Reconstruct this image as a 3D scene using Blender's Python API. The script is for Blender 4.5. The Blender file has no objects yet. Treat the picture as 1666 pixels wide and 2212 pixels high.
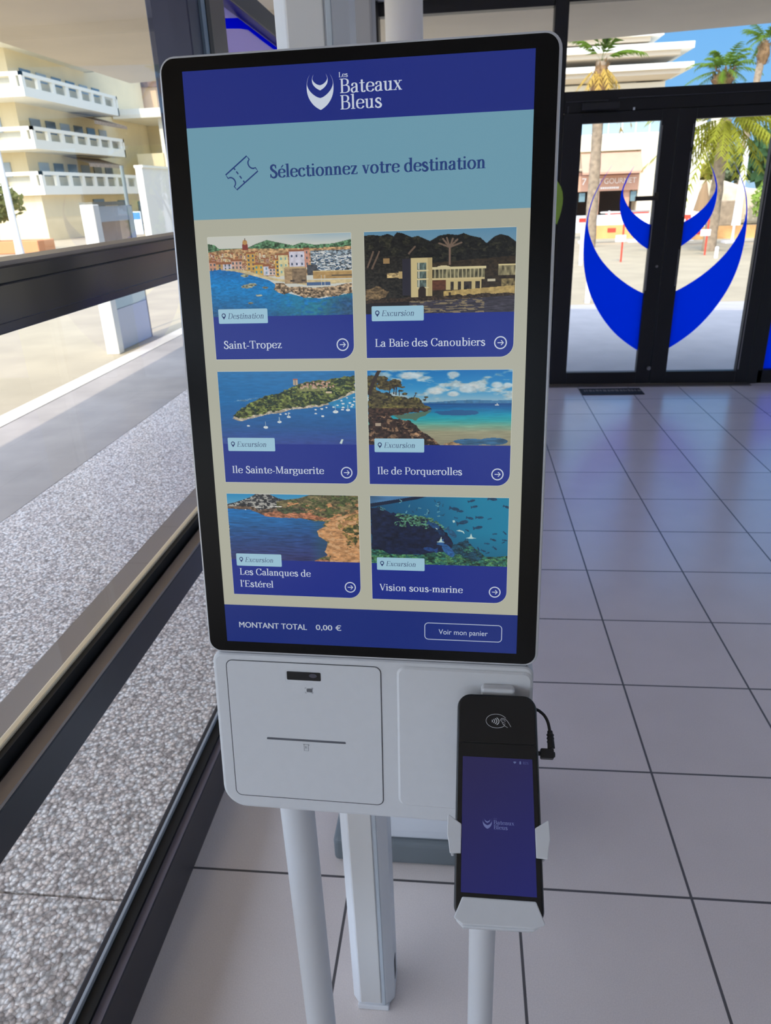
import bpy, bmesh, math, random
import numpy as np
from mathutils import Vector, Matrix
random.seed(7)
SC = bpy.context.scene
COL = SC.collection
R = math.radians

# ------------------------------------------------------------------ camera
CAM_H = 1.5247
yaw, pitch, roll = -0.11544, -0.41337, -0.03879
fw = Vector((math.sin(yaw)*math.cos(pitch), math.cos(yaw)*math.cos(pitch), math.sin(pitch)))
r0 = Vector((math.cos(yaw), -math.sin(yaw), 0)); u0 = r0.cross(fw)
rt = r0*math.cos(roll)+u0*math.sin(roll); up = u0*math.cos(roll)-r0*math.sin(roll)
cd = bpy.data.cameras.new('camera'); cam = bpy.data.objects.new('camera', cd); COL.objects.link(cam)
cam.matrix_world = Matrix(((rt.x, up.x, -fw.x, 0), (rt.y, up.y, -fw.y, 0), (rt.z, up.z, -fw.z, CAM_H), (0, 0, 0, 1)))
cd.sensor_fit = 'HORIZONTAL'; cd.sensor_width = 36.0; cd.lens = 1570.66/1666*36
cd.clip_start = 0.02; cd.clip_end = 500
cd.dof.use_dof = True; cd.dof.focus_distance = 0.66; cd.dof.aperture_fstop = 24
SC.camera = cam
# ------------------------------------------------------------------ light
vs = SC.view_settings
vs.view_transform = 'Standard'; vs.look = 'None'; vs.exposure = 0.0; vs.gamma = 1.0; vs.use_curve_mapping = False
SKY, GLOW = 1.0, 4.2
SUN = 3.1
w = bpy.data.worlds.new('sky'); SC.world = w; w.use_nodes = True
# clear blue sky, with a broad glow added up left and behind as fill, deeper blue opposite it
nt = w.node_tree; N_ = nt.nodes; LK = nt.links; bg = N_['Background']
tcw = N_.new('ShaderNodeTexCoord'); nrm = N_.new('ShaderNodeVectorMath'); nrm.operation = 'NORMALIZE'; LK.new(tcw.outputs['Generated'], nrm.inputs[0])
sepw = N_.new('ShaderNodeSeparateXYZ'); LK.new(nrm.outputs[0], sepw.inputs[0])
ramp = N_.new('ShaderNodeValToRGB'); LK.new(sepw.outputs[2], ramp.inputs[0]); er = ramp.color_ramp.elements
er[0].position = 0.0; er[0].color = (.46, .72, .98, 1); er[1].position = .9; er[1].color = (.26, .50, .98, 1)
q_ = er.new(.06); q_.color = (.25, .58, .98, 1); q_ = er.new(.28); q_.color = (.13, .44, .95, 1); q_ = er.new(.5); q_.color = (.20, .46, .95, 1)
dotn = N_.new('ShaderNodeVectorMath'); dotn.operation = 'DOT_PRODUCT'; LK.new(nrm.outputs[0], dotn.inputs[0]); dotn.inputs[1].default_value = Vector((-.45, -.50, .74)).normalized()
mxw = N_.new('ShaderNodeMath'); mxw.operation = 'MAXIMUM'; mxw.inputs[1].default_value = 0; LK.new(dotn.outputs['Value'], mxw.inputs[0])
pww = N_.new('ShaderNodeMath'); pww.operation = 'POWER'; pww.inputs[1].default_value = 1.8; LK.new(mxw.outputs[0], pww.inputs[0])
mlw = N_.new('ShaderNodeMath'); mlw.operation = 'MULTIPLY'; mlw.inputs[1].default_value = GLOW; LK.new(pww.outputs[0], mlw.inputs[0])
mixw = N_.new('ShaderNodeMix'); mixw.data_type = 'RGBA'; mixw.blend_type = 'ADD'; mixw.inputs[0].default_value = 1; mixw.clamp_result = False
sclw = N_.new('ShaderNodeVectorMath'); sclw.operation = 'SCALE'; sclw.inputs[0].default_value = (.90, .95, 1.03); LK.new(mlw.outputs[0], sclw.inputs['Scale'])
LK.new(ramp.outputs[0], mixw.inputs[6]); LK.new(sclw.outputs[0], mixw.inputs[7]); LK.new(mixw.outputs[2], bg.inputs[0]); bg.inputs[1].default_value = SKY
sd = bpy.data.lights.new('sun', 'SUN'); sd.energy = SUN; sd.angle = R(0.6); sd.color = (1.0, .91, .75)
so = bpy.data.objects.new('sun', sd); COL.objects.link(so); so.location = (0, -10, 20)
so.rotation_euler = Vector((0.09, 1.0, -1.0)).to_track_quat('-Z', 'Y').to_euler()

# ------------------------------------------------------------------ helpers
def lin(c):
    return tuple(((v/255)/12.92 if v/255 <= .04045 else ((v/255+.055)/1.055)**2.4) for v in c)
MATS = {}
def mat(name, c, rough=.5, metal=0., spec=.5, noise=0., nscale=40., bump=0., bscale=200., coat=0.):
    if name in MATS: return MATS[name]
    m = bpy.data.materials.new(name); m.use_nodes = True; n = m.node_tree.nodes; L = m.node_tree.links
    b = n['Principled BSDF']; col = (*lin(c), 1)
    b.inputs['Base Color'].default_value = col; b.inputs['Roughness'].default_value = rough
    b.inputs['Metallic'].default_value = metal; b.inputs['Specular IOR Level'].default_value = spec
    b.inputs['Coat Weight'].default_value = coat
    if noise or bump:
        tc = n.new('ShaderNodeTexCoord')
    if noise:
        t = n.new('ShaderNodeTexNoise'); t.inputs['Scale'].default_value = nscale; t.inputs['Detail'].default_value = 5
        rm = n.new('ShaderNodeMapRange'); rm.inputs[1].default_value = .3; rm.inputs[2].default_value = .7
        rm.inputs[3].default_value = 1-noise; rm.inputs[4].default_value = 1+noise
        mx = n.new('ShaderNodeMix'); mx.data_type = 'RGBA'; mx.blend_type = 'MULTIPLY'; mx.inputs[0].default_value = 1
        L.new(tc.outputs['Object'], t.inputs['Vector']); L.new(t.outputs[0], rm.inputs[0])
        mx.inputs[6].default_value = col; L.new(rm.outputs[0], mx.inputs[7]); L.new(mx.outputs[2], b.inputs['Base Color'])
    if bump:
        t = n.new('ShaderNodeTexNoise'); t.inputs['Scale'].default_value = bscale; t.inputs['Detail'].default_value = 4
        bp = n.new('ShaderNodeBump'); bp.inputs['Strength'].default_value = bump; bp.inputs['Distance'].default_value = .002
        L.new(tc.outputs['Object'], t.inputs['Vector']); L.new(t.outputs[0], bp.inputs['Height']); L.new(bp.outputs[0], b.inputs['Normal'])
    MATS[name] = m
    return m
def glass(name, tint=(1, 1, 1)):
    if name in MATS: return MATS[name]
    m = bpy.data.materials.new(name); m.use_nodes = True; n = m.node_tree.nodes; L = m.node_tree.links
    n.remove(n['Principled BSDF']); out = n['Material Output']
    t = n.new('ShaderNodeBsdfTransparent'); t.inputs[0].default_value = (*tint, 1)
    g = n.new('ShaderNodeBsdfGlossy'); g.inputs['Roughness'].default_value = .01
    ge = n.new('ShaderNodeNewGeometry'); dt = n.new('ShaderNodeVectorMath'); dt.operation = 'DOT_PRODUCT'; L.new(ge.outputs['Incoming'], dt.inputs[0]); L.new(ge.outputs['Normal'], dt.inputs[1])
    prev = dt.outputs['Value']          # Schlick's reflectance of a thin pane, the same from both sides
    for op, v, first in (('ABSOLUTE', 0, 0), ('SUBTRACT', 1, 1), ('POWER', 5, 0), ('MULTIPLY', .80, 0), ('ADD', .055, 0)):
        q = n.new('ShaderNodeMath'); q.operation = op; q.use_clamp = True
        if first: q.inputs[0].default_value = v; L.new(prev, q.inputs[1])
        else: L.new(prev, q.inputs[0]); q.inputs[1].default_value = v
        prev = q.outputs[0]
    mx = n.new('ShaderNodeMixShader'); L.new(prev, mx.inputs[0]); L.new(t.outputs[0], mx.inputs[1]); L.new(g.outputs[0], mx.inputs[2])
    L.new(mx.outputs[0], out.inputs[0]); MATS[name] = m
    return m
def vinyl(name, c, trans=0.5, clear=0.0):
    if name in MATS: return MATS[name]
    m = bpy.data.materials.new(name); m.use_nodes = True; n = m.node_tree.nodes; L = m.node_tree.links
    n.remove(n['Principled BSDF']); out = n['Material Output']; col = (*lin(c), 1)
    d = n.new('ShaderNodeBsdfDiffuse'); d.inputs[0].default_value = col
    t = n.new('ShaderNodeBsdfTranslucent'); t.inputs[0].default_value = col
    mx = n.new('ShaderNodeMixShader'); mx.inputs[0].default_value = trans
    L.new(d.outputs[0], mx.inputs[1]); L.new(t.outputs[0], mx.inputs[2]); last = mx
    if clear:
        tr = n.new('ShaderNodeBsdfTransparent'); tr.inputs[0].default_value = col
        m2 = n.new('ShaderNodeMixShader'); m2.inputs[0].default_value = clear
        L.new(mx.outputs[0], m2.inputs[1]); L.new(tr.outputs[0], m2.inputs[2]); last = m2
    L.new(last.outputs[0], out.inputs[0]); MATS[name] = m
    return m
def ui_material():
    m = bpy.data.materials.new('backlit_display'); m.use_nodes = True; n = m.node_tree.nodes; L = m.node_tree.links
    b = n['Principled BSDF']; a = n.new('ShaderNodeVertexColor'); a.layer_name = 'Col'
    b.inputs['Base Color'].default_value = (.004, .004, .006, 1); b.inputs['Roughness'].default_value = .22
    b.inputs['Specular IOR Level'].default_value = .35
    L.new(a.outputs[0], b.inputs['Emission Color']); b.inputs['Emission Strength'].default_value = 1.0
    return m
UI_MAT = ui_material()

ROOT = {}
def tag(o, label=None, cat=None, group=None, kind=None):
    for k, v in (('label', label), ('category', cat), ('group', group), ('kind', kind)):
        if v: o[k] = v
    return o
def empty(name, loc=(0, 0, 0), label=None, cat=None, group=None, kind=None):
    o = bpy.data.objects.new(name, None); COL.objects.link(o); o.location = loc; o.empty_display_size = .1
    ROOT[o.name] = Vector(loc)
    return tag(o, label, cat, group, kind)
def place(o, parent):
    """link a mesh whose vertices are in world coordinates; the parent chain starts at a root placed at its base"""
    COL.objects.link(o)
    if parent is not None:
        o.parent = parent
        top = parent
        while top.parent: top = top.parent
        o.data.transform(Matrix.Translation(-ROOT.get(top.name, Vector((0, 0, 0)))))
    return o
class MB:
    def __init__(s, M=None): s.v = []; s.f = []; s.mi = []; s.M = M
    def add(s, vs, fs, mi=0):
        k = len(s.v)
        s.v += [tuple(s.M @ Vector(p)) if s.M is not None else tuple(p) for p in vs]
        s.f += [tuple(i+k for i in f) for f in fs]; s.mi += [mi]*len(fs)
        return s
    def box(s, x0, x1, y0, y1, z0, z1, mi=0):
        vs = [(x, y, z) for z in (z0, z1) for y in (y0, y1) for x in (x0, x1)]
        return s.add(vs, [(0, 2, 3, 1), (4, 5, 7, 6), (0, 1, 5, 4), (2, 6, 7, 3), (0, 4, 6, 2), (1, 3, 7, 5)], mi)
    def prism(s, pts, d0, d1, axis='y', mi=0):
        """outline pts (a,b) extruded; axis y: (a, d, b), z: (a, b, d), x: (d, a, b)"""
        mk = {'y': lambda p, d: (p[0], d, p[1]), 'z': lambda p, d: (p[0], p[1], d), 'x': lambda p, d: (d, p[0], p[1])}[axis]
        n = len(pts)
        vs = [mk(p, d0) for p in pts]+[mk(p, d1) for p in pts]
        s.add(vs, [(i, (i+1) % n, (i+1) % n+n, i+n) for i in range(n)]+[tuple(range(n, 2*n)), tuple(reversed(range(n)))], mi)
        return s
    def tube(s, pts, rs, n=16, mi=0, cap=True):
        pts = [Vector(p) for p in pts]
        if not isinstance(rs, (list, tuple)): rs = [rs]*len(pts)
        vs = []; prev = None
        for i, p in enumerate(pts):
            t = (pts[min(i+1, len(pts)-1)]-pts[max(i-1, 0)]).normalized()
            if prev is None:
                a = t.orthogonal().normalized()
            else:
                a = (prev-t*prev.dot(t)).normalized()
            prev = a; b = t.cross(a)
            for k in range(n):
                th = 2*math.pi*k/n; vs.append(p+(a*math.cos(th)+b*math.sin(th))*rs[i])
        fs = [(i*n+k, i*n+(k+1) % n, (i+1)*n+(k+1) % n, (i+1)*n+k) for i in range(len(pts)-1) for k in range(n)]
        if cap: fs += [tuple(reversed(range(n))), tuple(range((len(pts)-1)*n, len(pts)*n))]
        return s.add(vs, fs, mi)
    def build(s, name, mats, parent=None, smooth=False, bevel=0., seg=2, **tags):
        me = bpy.data.meshes.new(name); me.from_pydata(s.v, [], s.f)
        if not isinstance(mats, (list, tuple)): mats = [mats]
        for m in mats: me.materials.append(m)
        me.polygons.foreach_set('material_index', s.mi)
        bm = bmesh.new(); bm.from_mesh(me); bmesh.ops.recalc_face_normals(bm, faces=bm.faces); bm.to_mesh(me); bm.free()
        o = place(bpy.data.objects.new(name, me), parent)
        if smooth:
            for p in me.polygons: p.use_smooth = True
            me.set_sharp_from_angle(angle=R(35))
        if bevel:
            b = o.modifiers.new('bevel', 'BEVEL'); b.width = bevel; b.segments = seg; b.limit_method = 'ANGLE'; b.angle_limit = R(40)
        return tag(o, **tags)
def rrect(x0, x1, y0, y1, r, n=6):
    if not isinstance(r, (list, tuple)): r = [r]*4      # bl, br, tr, tl
    out = []
    for (cx, cy, a0, q) in ((x0, y0, 180, 0), (x1, y0, 270, 1), (x1, y1, 0, 2), (x0, y1, 90, 3)):
        rr = r[q]
        if rr <= 0: out.append((cx, cy)); continue
        mx = cx+(rr if q in (0, 3) else -rr); my = cy+(rr if q in (0, 1) else -rr)
        for k in range(n+1):
            a = R(a0+90*k/n); out.append((mx+rr*math.cos(a), my+rr*math.sin(a)))
    return out
def ell(cx, cy, rx, ry, n=28): return [(cx+rx*math.cos(2*math.pi*k/n), cy+ry*math.sin(2*math.pi*k/n)) for k in range(n)]
def catmull(P, n=7):
    P = [tuple(p) for p in P]
    if len(P) < 3: return P
    closed = P[0] == P[-1]
    Q = ([P[-2]]+P+[P[1]]) if closed else ([P[0]]+P+[P[-1]])
    out = []
    for i in range(1, len(Q)-2):
        a, b, c, d = (np.array(Q[j]) for j in (i-1, i, i+1, i+2))
        for k in range(n):
            t = k/n; out.append(tuple(.5*((2*b)+(c-a)*t+(2*a-5*b+4*c-d)*t*t+(3*b-a-3*c+d)*t**3)))
    out.append(P[-1])
    return out
def stroke(P, width):
    """a polyline as a strip of quads; width is a number or a function of the direction"""
    P = [np.array(p, float) for p in P]; n = len(P); Lp = []; Rp = []
    for i in range(n):
        d = P[min(i+1, n-1)]-P[max(i-1, 0)]; d = d/(np.linalg.norm(d)+1e-9)
        ww = width(d, i/(n-1)) if callable(width) else width
        m = np.array((-d[1], d[0]))*ww/2; Lp.append(P[i]+m); Rp.append(P[i]-m)
    return [[tuple(Lp[i]), tuple(Lp[i+1]), tuple(Rp[i+1]), tuple(Rp[i])] for i in range(n-1)]

# ------------------------------------------------------------------ serif lettering, drawn glyph by glyph
XH = .66
def glyphs(w=.135, h=.045):
    G = {}; sv = .075; st = .045
    nib = lambda d, t: h+(w-h)*abs(d[1])**1.3
    def V(x, y0, y1, b=1, t=1, ww=None):
        ww = w if ww is None else ww
        P = [[(x-ww/2, y0), (x+ww/2, y0), (x+ww/2, y1), (x-ww/2, y1)]]
        if b == 1: P.append([(x-ww/2-sv, y0), (x+ww/2+sv, y0), (x+ww/2+sv, y0+st), (x-ww/2-sv, y0+st)])
        if b == 3: P.append([(x, y0), (x+ww/2+sv, y0), (x+ww/2+sv, y0+st), (x, y0+st)])
        if t == 1: P.append([(x-ww/2-sv, y1-st), (x+ww/2+sv, y1-st), (x+ww/2+sv, y1), (x-ww/2-sv, y1)])
        if t == 2: P.append([(x-ww/2-sv-.01, y1-.05), (x, y1-.09), (x+ww/2, y1+.01), (x-ww/2-sv-.01, y1-.015)])
        return P
    C = lambda p: stroke(catmull(p, 5), nib)
    Cs = lambda p: stroke(catmull(p, 6), lambda d, t: h*1.3+(w*1.08-h)*max(0, 1-abs(2*t-1)**1.6))
    T = lambda p: stroke(p, w*.98)
    Hh = lambda p: stroke(p, h*1.15)
    D = lambda x, y, r: [ell(x, y, r, r, 12)]
    S1 = lambda x, y: [[(x-.11, y-st/2), (x+.11, y-st/2), (x+.11, y+st/2), (x-.11, y+st/2)]]
    bowlR = [(.16, .5), (.26, .64), (.38, .66), (.52, .54), (.555, .33), (.50, .12), (.37, .0), (.25, .02), (.16, .12)]
    bowlL = [(.50, .5), (.40, .64), (.28, .66), (.13, .54), (.095, .33), (.14, .12), (.27, .0), (.40, .02), (.50, .12)]
    e = C([(.105, .36), (.2, .365), (.53, .37)])+C([(.525, .37), (.50, .55), (.33, .655), (.16, .58), (.10, .33), (.16, .09), (.34, .01), (.46, .06), (.53, .17)])
    G['a'] = (C([(.11, .50), (.16, .61), (.27, .655), (.38, .60), (.41, .44)])+V(.41, .1, .47, 0, 0)+C([(.41, .14), (.43, .03), (.54, .03)])+C([(.41, .40), (.25, .36), (.11, .27), (.09, .14), (.17, .01), (.29, .03), (.41, .14)])+D(.13, .51, .06), .56)
    G['b'] = (V(.16, 0, 1.05, 0, 2)+C(bowlR), .64)
    G['c'] = (C([(.48, .50), (.41, .63), (.31, .655), (.16, .58), (.10, .33), (.16, .09), (.32, .01), (.45, .06), (.51, .17)])+D(.455, .51, .06), .56)
    G['d'] = (C(bowlL)+V(.50, 0, 1.05, 3, 2), .66)
    G['e'] = (e, .59)
    G['é'] = (e+stroke([(.28, .76), (.44, .96)], .08), .59)
    G['g'] = (C([(.28, .66), (.14, .60), (.09, .45), (.14, .29), (.28, .23), (.42, .29), (.47, .45), (.42, .60), (.28, .66)])+Hh([(.42, .60), (.58, .66)])+C([(.17, .27), (.10, .16), (.2, .07), (.42, .05), (.54, -.06), (.46, -.22), (.28, -.28), (.1, -.22), (.07, -.1), (.18, .05)]), .59)
    G['i'] = (V(.16, 0, XH, 1, 2)+D(.15, .89, .08), .32)
    G['l'] = (V(.16, 0, 1.05, 1, 2), .32)
    arch = lambda x: C([(x, .48), (x+.09, .61), (x+.19, .655), (x+.28, .6), (x+.32, .45)])
    G['n'] = (V(.16, 0, XH, 1, 2)+arch(.16)+V(.48, 0, .47, 1, 0), .65)
    G['m'] = (V(.16, 0, XH, 1, 2)+arch(.16)+V(.48, 0, .47, 1, 0)+arch(.48)+V(.80, 0, .47, 1, 0), .97)
    G['o'] = (C([(.33, .66), (.17, .57), (.10, .33), (.17, .09), (.33, 0), (.49, .09), (.56, .33), (.49, .57), (.33, .66)]), .66)
    G['p'] = (V(.16, -.3, XH, 1, 2)+C(bowlR), .64)
    G['q'] = (C(bowlL)+V(.50, -.3, XH, 1, 0), .66)
    G['r'] = (V(.16, 0, XH, 1, 2)+C([(.16, .44), (.24, .59), (.35, .65), (.43, .62)])+D(.42, .575, .068), .47)
    sp = [(.40, .50), (.35, .62), (.24, .655), (.13, .59), (.12, .47), (.22, .37), (.34, .29), (.42, .18), (.37, .05), (.24, .0), (.12, .05), (.07, .17)]
    G['s'] = (Cs(sp)+[[(.365, .46), (.42, .46), (.42, .66), (.395, .66)], [(.05, 0), (.075, 0), (.11, .2), (.05, .2)]], .50)
    G['t'] = (V(.2, .1, .86, 0, 0)+Hh([(.03, .635), (.38, .635)])+C([(.2, .15), (.23, .03), (.33, .01), (.41, .10)]), .42)
    G['u'] = (V(.16, .14, XH, 0, 2)+C([(.16, .2), (.19, .05), (.30, .005), (.40, .05), (.48, .17)])+V(.48, 0, XH, 3, 2), .66)
    G['v'] = (T([(.11, .64), (.29, .03)])+Hh([(.28, 0), (.46, .65)])+S1(.11, .64)+S1(.46, .64), .56)
    G['x'] = (T([(.12, .65), (.45, .01)])+Hh([(.44, .65), (.11, .01)])+S1(.12, .64)+S1(.45, .64)+S1(.11, .02)+S1(.45, .02), .56)
    G['z'] = (Hh([(.08, .635), (.48, .635)])+Hh([(.07, .025), (.49, .025)])+T([(.43, .64), (.12, .02)])+Hh([(.09, .66), (.09, .5)])+Hh([(.49, 0), (.49, .17)]), .56)
    G['-'] = (stroke([(.05, .3), (.33, .3)], .085), .38)
    G["'"] = (stroke([(.1, 1.03), (.1, .74)], .085), .2)
    G['B'] = (V(.2, 0, 1)+C([(.2, .975), (.42, .975), (.57, .87), (.57, .65), (.42, .54), (.2, .53)])+C([(.2, .53), (.46, .53), (.63, .42), (.63, .14), (.46, .025), (.2, .025)]), .74)
    G['C'] = (C([(.70, .74), (.62, .92), (.45, .99), (.22, .88), (.11, .5), (.22, .12), (.45, .01), (.63, .09), (.73, .29)])+Hh([(.705, .69), (.705, 1.0)]), .80)
    G['D'] = (V(.2, 0, 1)+C([(.2, .975), (.45, .975), (.67, .82), (.72, .5), (.67, .18), (.45, .025), (.2, .025)]), .83)
    G['E'] = (V(.2, 0, 1)+Hh([(.2, .975), (.63, .975)])+Hh([(.2, .52), (.5, .52)])+Hh([(.2, .025), (.67, .025)])+Hh([(.615, 1.0), (.64, .77)])+Hh([(.66, 0), (.685, .25)])+Hh([(.49, .63), (.49, .41)]), .73)
    G['I'] = (V(.2, 0, 1), .4)
    G['L'] = (V(.2, 0, 1)+Hh([(.2, .025), (.6, .025)])+Hh([(.595, 0), (.62, .27)]), .66)
    G['M'] = (V(.16, 0, 1, 1, 0, h*1.2)+T([(.18, .98), (.49, .05)])+Hh([(.5, .04), (.8, .98)])+V(.83, 0, 1)+S1(.12, .975), 1.02)
    G['P'] = (V(.2, 0, 1)+C([(.2, .975), (.44, .975), (.60, .86), (.60, .6), (.44, .47), (.2, .46)]), .68)
    G['S'] = (Cs([(x*1.22+.02, y/.66*.995) for x, y in sp])+[[(.47, .70), (.53, .70), (.53, 1.0), (.50, 1.0)], [(.06, 0), (.09, 0), (.13, .3), (.06, .3)]], .62)
    G['T'] = (V(.36, 0, 1, 1, 0)+Hh([(.04, .975), (.68, .975)])+Hh([(.05, 1.0), (.04, .74)])+Hh([(.67, 1.0), (.68, .74)]), .72)
    G['V'] = (T([(.12, .98), (.38, .02)])+Hh([(.37, 0), (.64, .98)])+S1(.12, .975)+S1(.64, .975), .74)
    G[' '] = ([], .30)
    return G
GL = {'reg': glyphs(.125, .048), 'semi': glyphs(.165, .06), 'logo': glyphs(.125, .04), 'thin': glyphs(.095, .036)}
def serif(s, x, y, cap, width=None, style='reg', shear=0., track=0.):
    G = GL[style]; pos = 0; out = []
    for ch in s:
        P, a = G[ch]
        out += [[(p[0]+pos, p[1]) for p in poly] for poly in P]; pos += a+track
    k = cap if width is None else width/pos
    return [[(x+p[0]*k+shear*p[1]*cap, y+p[1]*cap) for p in poly] for poly in out]
def sans_mesh(s, size=1., off=0., space=1.):
    cu = bpy.data.curves.new('lettering', 'FONT'); cu.body = s; cu.size = size; cu.offset = off; cu.resolution_u = 4; cu.space_character = space
    o = bpy.data.objects.new('lettering', cu); COL.objects.link(o); bpy.context.view_layer.update()
    me = bpy.data.meshes.new_from_object(o.evaluated_get(bpy.context.evaluated_depsgraph_get()))
    bpy.data.objects.remove(o)
    bm = bmesh.new(); bm.from_mesh(me); bmesh.ops.triangulate(bm, faces=bm.faces); bm.to_mesh(me); bm.free()
    V = [tuple(v.co[:2]) for v in me.vertices]; F = [[V[i] for i in p.vertices] for p in me.polygons]
    bpy.data.meshes.remove(me)
    return F
def sans(s, x, y, cap, width=None, off=0., space=1.):
    F = sans_mesh(s, 1., off, space)
    xs = [p[0] for f in F for p in f]; x0, x1 = min(xs), max(xs)
    H = sans_mesh('H', 1., off); ch = max(p[1] for f in H for p in f)
    ky = cap/ch; kx = ky if width is None else width/(x1-x0)
    return [[(x+(p[0]-x0)*kx, y+p[1]*ky) for p in f] for f in F]
# the two crescents of the company mark, in a unit box (x -0.5..0.5, y 0..1.2), tip down
_ol = [(-.36, 1.2), (-.43, 1.09), (-.475, .985), (-.497, .86), (-.503, .73), (-.49, .59), (-.455, .46), (-.40, .345), (-.325, .235), (-.235, .14), (-.12, .055), (0, -.01)]
_il = [(0, .39), (-.10, .42), (-.20, .475), (-.30, .55), (-.39, .645), (-.45, .745), (-.485, .855), (-.468, .985), (-.425, 1.09), (-.36, 1.2)]
_so = [(-.225, 1.19), (-.27, 1.11), (-.293, 1.03), (-.290, .935), (-.265, .86), (-.215, .79), (-.15, .73), (-.08, .685), (0, .645)]
_si = [(0, .815), (-.09, .84), (-.17, .885), (-.235, .945), (-.280, 1.03), (-.263, 1.105), (-.225, 1.19)]
def mark(cx, cy, sx, sy=None):
    sy = sx if sy is None else sy
    out = []
    for o_, i_ in ((_ol, _il), (_so, _si)):
        half = [(x+.006 if abs(x) < 1e-6 else x, y) for x, y in catmull(o_, 5)+catmull(i_, 5)]
        out.append([(cx+x*sx, cy+y*sy) for x, y in half]); out.append([(cx-x*sx, cy+y*sy) for x, y in reversed(half)])
    return out
class UI:
    """flat luminous artwork on a display, colours kept in a colour attribute"""
    def __init__(s, M): s.M = M; s.v = []; s.c = []; s.f = []
    def polys(s, P, col, lay):
        c = (*lin(col), 1)
        for p in P:
            k = len(s.v); s.v += [(q[0], -.0002*lay, q[1]) for q in p]; s.c += [c]*len(p); s.f.append(tuple(range(k, k+len(p))))
        return s
    def image(s, A, x0, x1, y0, y1, lay):
        h, w_ = A.shape[:2]; k = len(s.v)
        for j in range(h):
            for i in range(w_):
                s.v.append((x0+(x1-x0)*i/(w_-1), -.0002*lay, y1+(y0-y1)*j/(h-1)))
        B = A.reshape(-1, 3)/255.; B = np.where(B <= .04045, B/12.92, ((np.clip(B, 0, 1)+.055)/1.055)**2.4)
        s.c += [(*q, 1) for q in B]
        s.f += [(k+j*w_+i, k+(j+1)*w_+i, k+(j+1)*w_+i+1, k+j*w_+i+1) for j in range(h-1) for i in range(w_-1)]
        return s
    def build(s, name, parent, label=None):
        me = bpy.data.meshes.new(name); me.from_pydata([s.M @ Vector(p) for p in s.v], [], s.f); me.materials.append(UI_MAT)
        a = me.color_attributes.new('Col', 'FLOAT_COLOR', 'POINT'); a.data.foreach_set('color', np.array(s.c, np.float32).ravel())
        o = place(bpy.data.objects.new(name, me), parent)
        return tag(o, label)
# ================================================================== SETTING
XG, YD = -0.66, 6.12          # inner face of the glazed side wall, face of the entrance wall
def floor_material():
    m = bpy.data.materials.new('grey_porcelain_tile'); m.use_nodes = True; n = m.node_tree.nodes; L = m.node_tree.links; b = n['Principled BSDF']
    tc = n.new('ShaderNodeTexCoord'); sp = n.new('ShaderNodeSeparateXYZ'); L.new(tc.outputs['Object'], sp.inputs[0])
    def M(op, *a):
        q = n.new('ShaderNodeMath'); q.operation = op
        for i, v in enumerate(a):
            if isinstance(v, (int, float)): q.inputs[i].default_value = v
            else: L.new(v, q.inputs[i])
        return q.outputs[0]
    ms = []; ids = []
    for ax, off in (('X', .1357), ('Y', .0457)):
        t = M('DIVIDE', M('SUBTRACT', sp.outputs[ax], off), .4); fr = M('FRACT', t); ids.append(M('FLOOR', t))
        d = M('MULTIPLY', M('SUBTRACT', .5, M('ABSOLUTE', M('SUBTRACT', fr, .5))), .4); ms.append(M('LESS_THAN', d, .0032))
    g = M('MAXIMUM', *ms)
    wn = n.new('ShaderNodeTexWhiteNoise'); cb = n.new('ShaderNodeCombineXYZ'); L.new(ids[0], cb.inputs[0]); L.new(ids[1], cb.inputs[1]); L.new(cb.outputs[0], wn.inputs['Vector'])
    n1 = n.new('ShaderNodeTexNoise'); n1.inputs['Scale'].default_value = 420; n1.inputs['Detail'].default_value = 2; L.new(tc.outputs['Object'], n1.inputs['Vector'])
    n2 = n.new('ShaderNodeTexNoise'); n2.inputs['Scale'].default_value = 5; n2.inputs['Detail'].default_value = 4; L.new(tc.outputs['Object'], n2.inputs['Vector'])
    v = M('ADD', M('ADD', M('MULTIPLY', n1.outputs[0], .34), M('MULTIPLY', n2.outputs[0], .14)), M('ADD', M('MULTIPLY', wn.outputs[0], .05), .72))
    mx = n.new('ShaderNodeMix'); mx.data_type = 'RGBA'; mx.blend_type = 'MULTIPLY'; mx.inputs[0].default_value = 1; mx.inputs[6].default_value = (*lin(TILE), 1); L.new(v, mx.inputs[7])
    m2 = n.new('ShaderNodeMix'); m2.data_type = 'RGBA'; L.new(g, m2.inputs[0]); L.new(mx.outputs[2], m2.inputs[6]); m2.inputs[7].default_value = (*lin((74, 70, 72)), 1)
    L.new(m2.outputs[2], b.inputs['Base Color'])
    L.new(M('ADD', M('MULTIPLY', g, .35), .24), b.inputs['Roughness']); b.inputs['Specular IOR Level'].default_value = 1.0; b.inputs['Coat Weight'].default_value = .5; b.inputs['Coat Roughness'].default_value = .22; b.inputs['Coat IOR'].default_value = 1.6
    bp = n.new('ShaderNodeBump'); bp.inputs['Strength'].default_value = .25; bp.inputs['Distance'].default_value = .001
    L.new(M('SUBTRACT', M('MULTIPLY', n1.outputs[0], .3), M('MULTIPLY', g, 1.5)), bp.inputs['Height']); L.new(bp.outputs[0], b.inputs['Normal'])
    return m
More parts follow.
